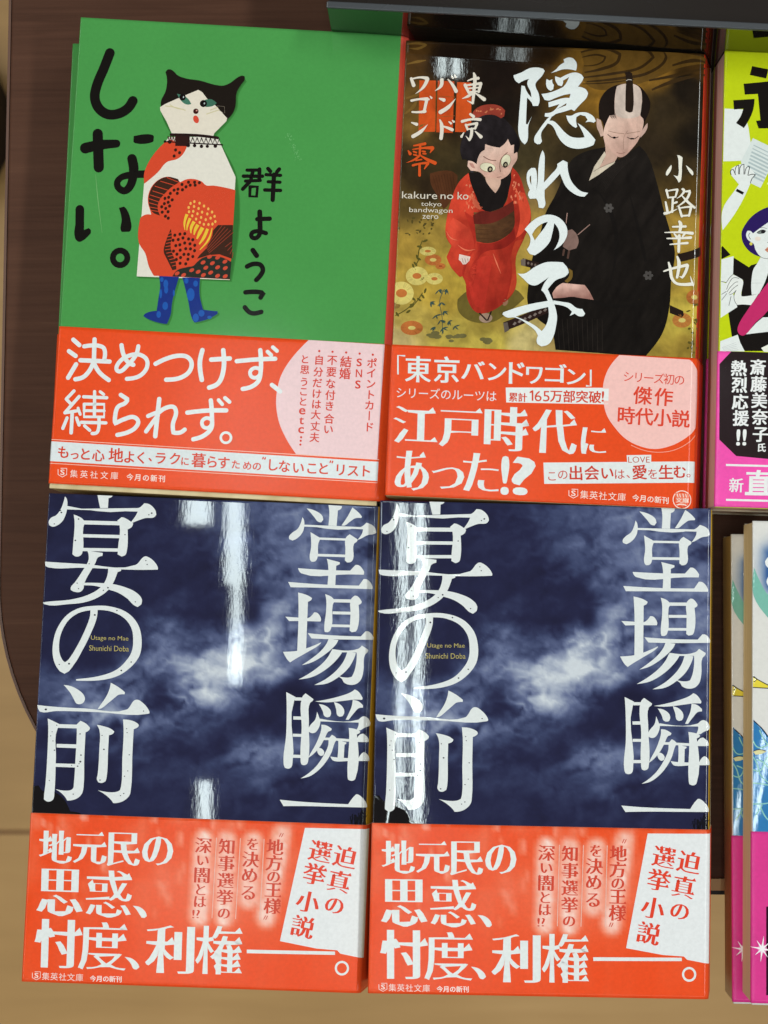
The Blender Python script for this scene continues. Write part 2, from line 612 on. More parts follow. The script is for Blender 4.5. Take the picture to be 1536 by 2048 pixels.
def sheet(name, bk, parent, base, art, v0, v1, off, step, mat, rim=(225, 215, 195), back=None, u0=None, u1=None):
    """one printed sheet wrapped over a book: base colours on a grid, printed shapes just above it"""
    u0 = bk.u_min if u0 is None else u0
    u1 = bk.u_max if u1 is None else u1
    us = sorted(set(list(np.round(np.linspace(0, bk.W, int(bk.W / step) + 1), 4)) + [round(c, 4) for c in bk.cuts if u0 <= c <= u1] + [u0, u1]
                    + [round(bk.W + bk.s_joint + 0.02, 4)]))
    us = [u for u in us if u0 - 1e-6 <= u <= u1 + 1e-6]
    vs_ = list(np.linspace(v0, v1, int((v1 - v0) / step) + 2))
    verts = []; faces = []; cols = []
    U, V = np.meshgrid(us, vs_)
    C = linarr(base(U, V))
    C = np.concatenate([C, np.ones(C.shape[:2] + (1,))], -1)
    nu = len(us)
    for j, v in enumerate(vs_):
        for u in us:
            verts.append(bk.surf(u, v, off))
    for j in range(len(vs_) - 1):
        for i in range(nu - 1):
            faces.append((j * nu + i, (j + 1) * nu + i, (j + 1) * nu + i + 1, j * nu + i + 1))
            cols += [C[j, i], C[j + 1, i], C[j + 1, i + 1], C[j, i + 1]]
    rc = np.array((*lin(rim), 1.0))
    for j, flip in ((0, False), (len(vs_) - 1, True)):
        b = len(verts)
        for u in us: verts.append(bk.surf(u, vs_[j], off - 0.28))
        for i in range(nu - 1):
            f = (j * nu + i, j * nu + i + 1, b + i + 1, b + i)
            faces.append(f[::-1] if flip else f); cols += [rc] * 4
    if back:
        xr = bk.surf(bk.u_max, 0)[0]
        n0 = len(faces)
        box_data(-bk.W / 2 * MM, xr, -bk.H / 2 * MM, bk.H / 2 * MM, 0.05 * MM, 0.32 * MM, verts, faces)
        cols += [np.array((*lin(back), 1.0))] * (4 * (len(faces) - n0))
    if art:
        cuts = bk.cuts
        for hgt, tris, col in art.items:
            key = {}
            fn = col if callable(col) else None
            if fn: tris = [t for tri in tris for t in fine_tri(tri, 1.1)]
            else: col = np.array((*col, 0.0 if hgt >= 0.235 else 1.0))
            for ti, tri in enumerate(tris):
                cl = []
                for p in tri: cl.append((min(max(p[0], u0 + 0.01), u1 - 0.01), min(max(p[1], v0 + 0.01), v1 - 0.01)))
                for t in split_tri(tuple(cl), cuts):
                    cr = (t[1][0] - t[0][0]) * (t[2][1] - t[0][1]) - (t[1][1] - t[0][1]) * (t[2][0] - t[0][0])
                    if abs(cr) < 1e-7: continue
                    if cr > 0: t = (t[0], t[2], t[1])
                    ids = []
                    for p in t:
                        k = (round(p[0], 4), round(p[1], 4), (ti * 7) % 17)
                        if k not in key:
                            key[k] = len(verts); verts.append(bk.surf(p[0], p[1], off + 0.015 + hgt + 0.0004 * ((ti * 7) % 17)))
                        ids.append(key[k])
                    if len(set(ids)) == 3:
                        faces.append(tuple(ids))
                        cols += [np.array((*lin(fn(*p)), 1.0)) for p in t] if fn else [col] * 3
    me = bpy.data.meshes.new(name)
    me.from_pydata(verts, [], faces)
    at = me.color_attributes.new('Art', 'FLOAT_COLOR', 'CORNER')
    buf = np.array(cols, np.float32)
    at.data.foreach_set('color', buf.ravel())
    me.polygons.foreach_set('use_smooth', [abs(p.normal.z) > 0.04 or abs(p.normal.x) > 0.5 for p in me.polygons])
    me.materials.append(mat)
    me.update()
    o = bpy.data.objects.new(name, me)
    COL.objects.link(o)
    o.parent = parent
    return o


def page_block(bk, parent, mat, inset=0.5, low=0.5, lean=0.0):
    W, H = bk.W, bk.H
    x0, x1, y0, y1 = -W / 2 - 0.3, W / 2 + 0.3, -H / 2 + low, H / 2 - inset
    vs = []
    for z in (0, 1):
        for x, y in ((x0, y0), (x1, y0), (x1, y1), (x0, y1)):
            vs.append(((x - (lean if z == 0 and x < 0 else 0)) * MM, y * MM, (0.35 if z == 0 else bk.T + bk.tu * x + bk.tv * y - 0.35) * MM))
    fs = [(0, 3, 2, 1), (4, 5, 6, 7), (0, 1, 5, 4), (1, 2, 6, 5), (2, 3, 7, 6), (3, 0, 4, 7)]
    return mesh_obj('page_block', vs, fs, mat, parent)


def copy_book(root, loc, rz, label):
    r = root.copy(); COL.objects.link(r)
    r.location = loc; r.rotation_euler = (0, 0, rz)
    r['label'] = label
    for ch in root.children:
        c = ch.copy(); COL.objects.link(c); c.parent = r
    return r


def logo(a, crop, c, w, col, layer=3):
    """publisher's shield with an S"""
    x, y = c
    a.stroke(crop, [(x - w * .5, y - w * .38), (x - w * .5, y + w * .22), (x, y + w * .5), (x + w * .5, y + w * .22), (x + w * .5, y - w * .5),
                    (x - w * .2, y - w * .5)], w * .08, col, layer, cap=False, smooth=False)
    a.fit(crop, 'S', (x - w * .24, y - w * .36, x + w * .26, y + w * .26), col, layer, 'bold')


WHITE = (226, 230, 230)
BLACK = (22, 20, 18)
ORANGE = (235, 77, 32)
RED = (226, 66, 42)

# ================================================================== artwork: navy cloud cover
Q_NL = [(99, 982), (749, 1016), (716, 1986), (44, 1965)]
Q_NR = [(766, 1004), (1415, 1018), (1402, 1992), (742, 1986)]
NW, NH = 103.3, 152.5


def navy_art():
    L = Art(Q_NL, NW, NH)
    Rt = Art(Q_NR, NW, NH)
    c = WHITE
    b7 = [
        [(268, 72), (283, 95), (284, 165), (272, 215), (245, 265), (205, 295), (170, 303), (145, 290), (142, 262), (160, 235), (200, 215), (235, 170), (258, 110)],
        [(518, 55), (640, 58), (632, 78), (605, 90), (600, 165), (540, 165), (530, 120)],
        [(284, 145), (835, 168), (880, 132), (920, 140), (965, 185), (973, 220), (955, 240), (890, 245), (835, 262), (785, 282), (780, 272), (815, 225), (830, 195), (284, 172)],
        [(335, 212), (415, 258), (420, 280), (410, 310), (402, 505), (385, 528), (350, 533), (325, 515), (330, 450), (342, 270)],
        [(410, 258), (690, 268), (690, 298), (410, 288)],
        [(672, 262), (705, 236), (725, 240), (795, 285), (785, 310), (752, 330), (745, 500), (735, 525), (705, 537), (675, 520), (678, 470), (690, 300)],
        [(400, 362), (690, 372), (690, 397), (400, 387)],
        [(395, 468), (690, 475), (690, 500), (395, 492)],
        [(110, 570), (400, 590), (815, 602), (880, 540), (905, 540), (985, 620), (985, 640), (820, 640), (400, 620), (140, 615), (118, 605)],
        [(440, 490), (560, 508), (558, 530), (520, 545), (505, 580), (415, 745), (410, 780), (385, 805), (345, 805), (312, 790), (312, 770), (345, 730), (400, 650), (450, 560), (450, 520)],
        [(600, 618), (705, 630), (700, 648), (675, 655), (640, 740), (600, 795), (520, 850), (420, 885), (300, 898), (110, 898), (95, 885), (120, 880), (300, 865), (420, 838), (520, 790), (570, 740), (600, 660)],
        [(415, 735), (530, 738), (640, 748), (740, 775), (820, 815), (862, 865), (858, 905), (830, 925), (800, 910), (750, 860), (680, 815), (590, 785), (500, 760), (410, 755)],
    ]
    for p in b7: L.poly('B7', p, c, 2)
    L.stroke('B7', [(492, 945), (487, 1000), (450, 1100), (380, 1240), (310, 1350), (262, 1392), (222, 1350), (198, 1280), (200, 1180), (225, 1095), (285, 1005), (370, 950),
                    (480, 930), (620, 938), (740, 990), (808, 1075), (828, 1180), (815, 1280), (770, 1350), (680, 1425), (560, 1465), (358, 1482)],
             [56, 54, 52, 52, 58, 84, 66, 54, 46, 42, 38, 34, 32, 36, 48, 58, 66, 68, 62, 48, 36, 12], c, 2)
    d1 = [
        [(393, 35), (480, 50), (570, 95), (630, 150), (648, 200), (630, 245), (585, 265), (545, 255), (520, 215), (480, 140), (430, 75)],
        [(957, 12), (1050, 65), (1125, 125), (1122, 150), (1045, 158), (1010, 185), (930, 250), (845, 315), (800, 325), (830, 280), (900, 180), (940, 90)],
        [(78, 272), (300, 295), (650, 315), (1150, 330), (1180, 300), (1235, 225), (1275, 215), (1330, 245), (1415, 350), (1418, 375), (1400, 383), (800, 360), (300, 345), (120, 355), (100, 340)],
        [(202, 432), (340, 498), (345, 530), (320, 555), (300, 900), (280, 1330), (270, 1390), (240, 1418), (195, 1422), (155, 1395), (155, 1370), (175, 1200), (200, 800), (208, 550)],
        [(335, 500), (560, 508), (555, 552), (330, 545)],
        [(548, 505), (595, 462), (660, 495), (708, 545), (700, 570), (655, 600), (640, 900), (630, 1250), (615, 1320), (570, 1375), (500, 1405), (435, 1412), (410, 1370), (350, 1310), (292, 1275), (400, 1292), (470, 1288), (505, 1265), (515, 1200), (535, 900), (550, 620)],
        [(308, 735), (548, 742), (548, 788), (308, 778)],
        [(290, 967), (540, 975), (540, 1018), (290, 1008)],
        [(790, 510), (850, 522), (950, 555), (998, 590), (985, 615), (935, 635), (925, 800), (908, 1130), (895, 1180), (850, 1203), (810, 1195), (790, 1160), (800, 1100), (820, 800), (822, 580)],
        [(1103, 448), (1200, 460), (1280, 500), (1292, 520), (1280, 540), (1230, 565), (1215, 850), (1198, 1270), (1180, 1350), (1120, 1410), (1040, 1440), (985, 1442), (960, 1405), (880, 1335), (803, 1290), (930, 1312), (1020, 1310), (1065, 1290), (1080, 1240), (1095, 900), (1110, 600)],
    ]
    for p in d1: L.poly('D1', p, c, 2)
    for x, y, r in [(180, 325, 15), (590, 618, 9), (600, 870, 10), (592, 948, 14), (577, 972, 7), (560, 1002, 10), (488, 992, 7), (283, 810, 9), (828, 1168, 9), (1178, 868, 8),
                    (1120, 1123, 8), (875, 803, 11), (1347, 350, 8), (507, 1335, 8), (1112, 1328, 8), (1073, 1353, 7), (238, 640, 7), (265, 700, 7), (310, 513, 7), (1145, 558, 7),
                    (1152, 606, 7), (853, 637, 7), (255, 590, 6), (1160, 1060, 7), (220, 1170, 7)]:
        L.disc('D1', (x, y), r, r * .8, (50, 52, 62), 4, n=8)
    for x, y, r in [(232, 180, 6), (240, 195, 7), (938, 208, 7), (916, 220, 5), (373, 247, 6), (348, 410, 7), (455, 590, 5), (600, 775, 7), (565, 795, 5), (893, 570, 5), (903, 600, 5),
                    (670, 950, 6), (498, 983, 8), (298, 1357, 8), (222, 1362, 5), (703, 1412, 7), (780, 1347, 6), (362, 738, 5), (373, 780, 5), (812, 885, 5), (732, 370, 5), (185, 282, 5)]:
        L.disc('B7', (x, y), r, r * .85, (50, 52, 62), 4, n=8)
    gold = (184, 170, 106)
    L.fit('B7', 'Utage no Mae', (468, 1145, 758, 1188), gold, 3, 'sans', 0.03)
    L.fit('B7', 'Shunichi Doba', (454, 1220, 762, 1262), gold, 3, 'sans', 0.03)
    c4 = [
        [(932, 180), (1035, 185), (1030, 205), (1005, 220), (998, 340), (935, 338), (940, 240)],
        [(765, 208), (830, 225), (885, 262), (895, 295), (880, 315), (855, 310), (825, 275), (790, 235)],
        [(1115, 195), (1165, 235), (1190, 265), (1185, 275), (1140, 278), (1100, 305), (1060, 335), (1035, 335), (1080, 265), (1105, 215)],
        [(735, 278), (748, 300), (748, 370), (730, 410), (695, 445), (665, 460), (640, 450), (637, 430), (660, 400), (700, 370), (725, 320)],
        [(748, 335), (1180, 345), (1225, 310), (1285, 340), (1302, 385), (1290, 395), (1240, 405), (1185, 435), (1160, 445), (1195, 390), (1200, 362), (748, 350)],
        [(800, 392), (870, 432), (872, 450), (862, 480), (855, 600), (840, 617), (815, 620), (802, 605), (808, 500)],
        [(866, 432), (1080, 435), (1080, 452), (866, 449)],
        [(1070, 432), (1100, 402), (1160, 440), (1158, 455), (1135, 475), (1130, 595), (1115, 615), (1085, 620), (1068, 605), (1070, 520)],
        [(855, 558), (1075, 560), (1075, 580), (855, 578)],
        [(930, 595), (1030, 620), (1030, 635), (1003, 648), (1000, 800), (940, 800), (942, 650)],
        [(712, 672), (935, 682), (1110, 683), (1150, 638), (1175, 640), (1218, 690), (1215, 712), (1100, 712), (740, 712), (722, 695)],
        [(640, 780), (935, 795), (1180, 797), (1215, 745), (1245, 750), (1285, 805), (1283, 822), (1000, 820), (660, 820)],
        [(718, 860), (790, 880), (825, 900), (820, 915), (795, 930), (790, 1320), (722, 1340), (725, 1000)],
        [(625, 1048), (720, 1053), (800, 1055), (845, 1010), (870, 1015), (898, 1060), (895, 1080), (720, 1080), (655, 1082)],
        [(615, 1320), (720, 1310), (790, 1290), (905, 1240), (895, 1255), (790, 1325), (700, 1380), (672, 1400), (650, 1380)],
        [(925, 868), (985, 898), (995, 920), (985, 950), (972, 1145), (955, 1160), (930, 1160), (925, 1140), (935, 1000), (935, 920)],
        [(985, 905), (1130, 905), (1130, 930), (985, 930)],
        [(1122, 905), (1150, 875), (1170, 878), (1205, 920), (1200, 935), (1182, 945), (1178, 1130), (1165, 1152), (1135, 1158), (1118, 1145), (1122, 1010)],
        [(985, 1000), (1125, 1000), (1125, 1022), (985, 1022)],
        [(975, 1100), (1125, 1100), (1125, 1120), (975, 1120)],
        [(800, 1172), (1000, 1185), (1205, 1188), (1240, 1148), (1265, 1150), (1305, 1195), (1302, 1212), (1000, 1215), (830, 1212)],
        [(960, 1212), (1035, 1220), (1020, 1250), (985, 1290), (920, 1345), (840, 1395), (760, 1420), (830, 1370), (900, 1310), (945, 1250)],
        [(990, 1290), (1185, 1285), (1215, 1258), (1265, 1290), (1262, 1305), (1240, 1330), (1232, 1450), (1215, 1520), (1180, 1555), (1130, 1563), (1085, 1545), (1070, 1520), (1030, 1495), (1110, 1508), (1145, 1500), (1165, 1450), (1178, 1330), (1175, 1312), (985, 1315)],
        [(985, 1300), (1065, 1315), (1050, 1340), (1000, 1400), (930, 1460), (840, 1510), (740, 1530), (830, 1475), (910, 1410), (960, 1350)],
        [(1105, 1310), (1170, 1315), (1165, 1340), (1120, 1430), (1050, 1500), (960, 1555), (860, 1570), (950, 1520), (1030, 1450), (1080, 1380)],
    ]
    for p in c4: Rt.poly('C4', p, c, 2)
    d2 = [
        [(200, 100), (330, 165), (335, 190), (315, 215), (312, 1110), (295, 1155), (255, 1172), (210, 1160), (193, 1120), (215, 700), (212, 300)],
        [(425, 165), (470, 112), (580, 190), (570, 215), (535, 245), (525, 500), (530, 1060), (515, 1100), (475, 1118), (435, 1105), (425, 1060), (428, 600)],
        [(325, 172), (430, 172), (430, 215), (320, 215)], [(308, 438), (430, 438), (430, 483), (308, 483)], [(308, 682), (430, 682), (430, 722), (308, 722)], [(308, 975), (430, 975), (430, 1018), (308, 1018)],
        [(605, 222), (750, 195), (950, 140), (1090, 85), (1150, 42), (1200, 70), (1262, 160), (1255, 185), (1150, 185), (950, 212), (750, 232)],
        [(658, 258), (740, 275), (810, 325), (830, 380), (815, 430), (775, 440), (735, 420), (715, 360)],
        [(865, 225), (940, 250), (1000, 310), (1012, 370), (990, 420), (950, 430), (915, 405), (900, 330)],
        [(1125, 190), (1200, 205), (1270, 265), (1268, 295), (1210, 305), (1150, 370), (1075, 470), (1035, 468), (1070, 390), (1110, 290)],
        [(635, 365), (665, 440), (685, 500), (665, 590), (620, 655), (575, 668), (530, 650), (525, 600), (555, 545), (610, 480)],
        [(680, 462), (1205, 465), (1255, 425), (1290, 415), (1340, 440), (1385, 510), (1375, 545), (1300, 575), (1225, 615), (1190, 605), (1215, 540), (1215, 505), (680, 500)],
        [(700, 545), (770, 555), (845, 600), (835, 625), (800, 640), (750, 740), (690, 850), (600, 960), (530, 1015), (560, 950), (620, 840), (670, 720), (700, 610)],
        [(750, 725), (815, 725), (850, 683), (905, 720), (920, 745), (890, 800), (850, 930), (780, 1060), (680, 1180), (560, 1270), (430, 1305), (540, 1230), (650, 1120), (740, 980), (800, 840), (805, 760), (740, 760)],
        [(645, 880), (690, 872), (735, 900), (750, 935), (735, 975), (705, 985), (670, 960)],
        [(900, 730), (1090, 738), (1190, 740), (1240, 670), (1285, 658), (1340, 705), (1362, 750), (1355, 775), (1100, 775), (900, 765)],
        [(940, 760), (1050, 785), (1055, 800), (1028, 820), (1022, 1010), (935, 1010), (942, 880)],
        [(835, 988), (940, 1000), (1090, 1005), (1225, 1005), (1270, 935), (1305, 915), (1350, 950), (1385, 1015), (1380, 1040), (1100, 1045), (900, 1052), (870, 1040)],
        [(1080, 582), (1200, 605), (1240, 630), (1232, 650), (1195, 670), (1190, 1290), (1175, 1310), (1135, 1322), (1090, 1305), (1082, 1270), (1090, 700)],
        [(150, 1608), (450, 1630), (1100, 1650), (1160, 1560), (1205, 1510), (1230, 1510), (1290, 1550), (1365, 1660), (1362, 1690), (1000, 1690), (500, 1690), (205, 1697)],
    ]
    for p in d2: Rt.poly('D2', p, c, 2)
    # silhouettes at the foot of the sky
    L.poly('D1', [(20, 1240), (90, 1230), (150, 1300), (280, 1310), (400, 1400), (440, 1470), (470, 1540), (600, 1570), (660, 1640), (10, 1640)], (22, 20, 22), 1)
    rs = random.Random(3)
    for i in range(26):
        x = 1150 + rs.random() * 220; y = 1960 - rs.random() * 60
        Rt.stroke('D2', [(x, y), (x + rs.uniform(-40, 40), y - rs.uniform(60, 180)), (x + rs.uniform(-90, 60), y - rs.uniform(120, 250) * (0.4 + 0.6 * (x - 1150) / 220))],
                  [22, 14, 4], (20, 20, 28), 1, cap=False)
    L.items += Rt.items
    return L


def px_field(art, pts):
    """density bumps given in photo pixels, carried to the sheet"""
    out = []
    for x, y, rx, ry, v in pts:
        c = art.uv('P', (x, y)); e = art.uv('P', (x + rx, y)); f = art.uv('P', (x, y + ry))
        out.append((c[0], c[1], abs(e[0] - c[0]), abs(f[1] - c[1]), v))
    return out


A_NAVY = navy_art()
# cloud density of the printed sky, sampled on a coarse lattice over the cover
CLX = [60, 135, 210, 285, 360, 435, 510, 585, 660, 735, 810, 885]
CLY = [30, 105, 180, 255, 330, 405, 480, 555, 630, 705, 780, 855]
CLD = np.array([
    [.03, .03, .05, .06, .08, .11, .16, .24, .32, .36, .38, .38],
    [.03, .03, .04, .05, .06, .08, .16, .28, .34, .36, .36, .36],
    [.03, .03, .03, .04, .06, .08, .12, .20, .30, .34, .34, .34],
    [.02, .03, .03, .04, .05, .07, .08, .01, .22, .32, .34, .34],
    [.02, .02, .03, .10, .14, .04, .02, .04, .46, .52, .42, .36],
    [.02, .03, .04, .12, .42, .22, .22, .66, .74, .58, .42, .36],
    [.02, .03, .05, .25, .36, .55, .80, .92, .62, .28, .10, .20],
    [.22, .38, .36, .40, .14, .60, .74, .34, .02, -.05, .10, .20],
    [.20, .50, .55, .42, .28, .24, .15, .06, -.02, .08, .26, .25],
    [.06, .08, .17, .16, .16, .06, .08, .30, .42, .44, .30, .20],
    [.04, .05, .06, .10, .12, .14, .16, .22, .24, .20, .14, .10],
    [.03, .04, .05, .06, .07, .08, .09, .10, .10, .08, .07, .06]])
_ar = Art(Q_NR, NW, NH)
_g0 = _ar.uv('P', (740 + CLX[0] * .7248, 1000 + CLY[0] * .7245)); _g1 = _ar.uv('P', (740 + CLX[-1] * .7248, 1000 + CLY[-1] * .7245))


def navy_base(U, V):
    wu = U + 7 * (fbm(U / 8 + 3, V / 8, 5) - .5); wv = V + 7 * (fbm(U / 8, V / 8 + 40, 5) - .5)
    n = len(CLX) - 1
    fx = np.clip((wu - _g0[0]) / (_g1[0] - _g0[0]) * n, 0, n - 1e-6); fy = np.clip((wv - _g0[1]) / (_g1[1] - _g0[1]) * n, 0, n - 1e-6)
    ix = fx.astype(int); iy = fy.astype(int); tx = fx - ix; ty = fy - iy
    tx = tx * tx * (3 - 2 * tx); ty = ty * ty * (3 - 2 * ty)
    d = (CLD[iy, ix] * (1 - tx) + CLD[iy, ix + 1] * tx) * (1 - ty) + (CLD[iy + 1, ix] * (1 - tx) + CLD[iy + 1, ix + 1] * tx) * ty
    ra, rb = U * .89 - V * .45, U * .45 + V * .89
    q = fbm(ra / 8.5 + 2.0 * fbm(U / 8, V / 8, 3), rb / 3.8 + 7 + 1.6 * fbm(U / 6 + 9, V / 6, 3), 6) - .5
    bw = np.abs(fbm(U / 9 + 1.3 * fbm(U / 5, V / 5, 3) + 5, V / 6.5 + 1.3 * fbm(U / 5 + 30, V / 5, 3), 5) - .5) * 2
    k = np.clip(d, 0, .6)
    d = d * 1.13 - .02 + q * (.13 + 1.4 * k) + (.2 - bw) * 1.25 * k
    d = d * np.clip(1.12 - np.clip((V - 60) / 45, 0, 1) * .5, 0, 1)
    st = [(-.2, (22, 20, 38)), (.05, (37, 39, 69)), (.2, (58, 66, 100)), (.42, (96, 106, 142)), (.75, (152, 161, 184)), (1.1, (206, 212, 220))]
    xs = [s[0] for s in st]
    c = np.stack([np.interp(d, xs, [s[1][i] for s in st]) for i in range(3)], -1)
    sp = (U > NW + NAVY.s_joint)[..., None]
    return np.where(sp, np.array((206, 164, 38)), c)


# ------------------------------------------------------------------ band of the navy books
def navy_band_art():
    a = Art(Q_NL, NW, NH)
    w = WHITE
    for ch, bx in (('地', (84, 98, 430, 438)), ('元', (440, 108, 790, 445)), ('民', (790, 122, 1135, 468)), ('の', (1155, 160, 1478, 460)),
                   ('思', (60, 498, 545, 985)), ('惑', (572, 512, 1050, 1000)), ('忖', (35, 1020, 535, 1525)), ('度', (495, 1048, 1000, 1545))):
        a.fit('D5', ch, bx, w, 2, 'densemin' if ch in '惑度' else 'bigmin', 0.03)
    for p in ([(1060, 878), (1130, 890), (1190, 940), (1205, 985), (1180, 1005), (1150, 1000), (1125, 960), (1095, 915)],
              [(975, 1408), (1050, 1425), (1110, 1475), (1128, 1515), (1100, 1540), (1065, 1530), (1040, 1480)]):
        a.poly('D5', p, w, 2)
    a.fit('C1', '利', (850, 1385, 1185, 1712), w, 2, 'bigmin', 0.03)
    a.fit('P', '権', (394, 1852, 489, 1950), w, 2, 'densemin', 0.03)
    a.poly('C2', [(328, 1548), (925, 1560), (925, 1583), (328, 1573)], w, 2, smooth=False)
    a.disc('C2', (972, 1673), 48, 50, w, 2, inner=.7, n=32)
    a.poly('C2', [(718, 722), (1180, 733), (1140, 1612), (960, 1574), (940, 1552), (800, 1540), (552, 1490)], (228, 230, 232), 1, smooth=False)
    a.many('C2', '迫真の', [(990, 920), (950, 1085), (920, 1245, 142)], 160, RED, 3, 'boldmin', 12)
    a.many('C2', '選挙小説', [(822, 882), (785, 1035), (740, 1222), (706, 1392)], 160, RED, 3, 'boldmin', 12)
    br = (212, 72, 52)
    a.many('C2', '地方の王様', [(517, 852), (510, 960), (508, 1052, 98), (506, 1142), (500, 1252)], 118, br, 3, 'boldmin', 3)
    for x, y in ((552, 770), (566, 772), (448, 1330), (462, 1332)):
        a.stroke('C2', [(x + 6, y - 12), (x - 6, y + 12)], 5, br, 3)
    a.many('C2', 'を決める', [(366, 832, 94), (352, 935), (346, 1042), (338, 1160)], 118, br, 3, 'boldmin', 3)
    a.many('C2', '知事選挙の', [(192, 848), (187, 962), (182, 1078), (178, 1192), (172, 1300, 94)], 116, br, 3, 'boldmin', 3)
    a.many('C1', '深い闇とは', [(1245, 840), (1240, 940, 94), (1235, 1042), (1226, 1140, 94), (1221, 1222, 94)], 118, br, 3, 'boldmin', 3)
    a.many('C1', '!?', [(1208, 1305), (1236, 1305)], 84, br, 3, 'boldmin', 3)
    for p in ([(443, 797), (415, 1345)], [(283, 792), (251, 1340)], [(121, 788), (91, 1335)]):
        a.stroke('C2', p, 5, (236, 190, 176), 2, cap=False)
    logo(a, 'D5', (55, 1608), 84, (246, 222, 214))
    a.run('D5', '集英社文庫', (153, 1612), (505, 1624), 84, (246, 222, 214), 3)
    a.run('D5', '今月の新刊', (645, 1634), (915, 1640), 68, (250, 232, 226), 3, 'bold')
    return a


A_NBAND = navy_band_art()
NV0 = 100.6
_aL = Art(Q_NL, NW, NH)
GLOW = []
for crop, p0, p1 in (('C2', (560, 765), (455, 1335)), ('C2', (368, 810), (335, 1205)), ('C2', (192, 810), (172, 1330)), ('C1', (1246, 800), (1216, 1330))):
    GLOW.append((_aL.uv(crop, p0), _aL.uv(crop, p1)))


def navy_band_base(U, V):
    c = np.zeros(U.shape + (3,)) + np.array(ORANGE)
    n = fbm(U / 5, V / 12, 4)
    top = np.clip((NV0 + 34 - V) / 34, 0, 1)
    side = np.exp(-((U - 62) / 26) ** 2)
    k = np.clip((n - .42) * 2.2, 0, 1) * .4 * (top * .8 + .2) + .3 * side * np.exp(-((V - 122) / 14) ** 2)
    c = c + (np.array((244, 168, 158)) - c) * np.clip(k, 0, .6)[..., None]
    rs = np.random.RandomState(5)
    for i in range(46):
        x, y = rs.rand() * 66, NV0 + rs.rand() ** 1.4 * 30
        wdt, hgt = .5 + rs.rand() * .8, .8 + rs.rand() * 1.6
        m = np.clip(1.6 - np.maximum(np.abs(U - x) / wdt, np.abs(V - y) / hgt) * 1.2, 0, 1) * (.25 + .4 * rs.rand())
        c = c + (np.array((246, 176, 160)) - c) * (m * top ** .5)[..., None]
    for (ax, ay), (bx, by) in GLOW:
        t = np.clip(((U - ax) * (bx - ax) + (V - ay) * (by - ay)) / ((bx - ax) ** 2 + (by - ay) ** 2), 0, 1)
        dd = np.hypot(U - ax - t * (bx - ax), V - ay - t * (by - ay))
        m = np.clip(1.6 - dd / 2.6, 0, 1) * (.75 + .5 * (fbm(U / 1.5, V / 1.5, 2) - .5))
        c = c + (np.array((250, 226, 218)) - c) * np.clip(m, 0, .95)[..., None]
    return np.where((U > NW + .3)[..., None], np.array((228, 78, 34)), c)

# ================================================================== artwork: green cover
Q_G = [(158, 27), (800, 73), (757, 996), (104, 968)]
GW, GH = 103.8, 152.0


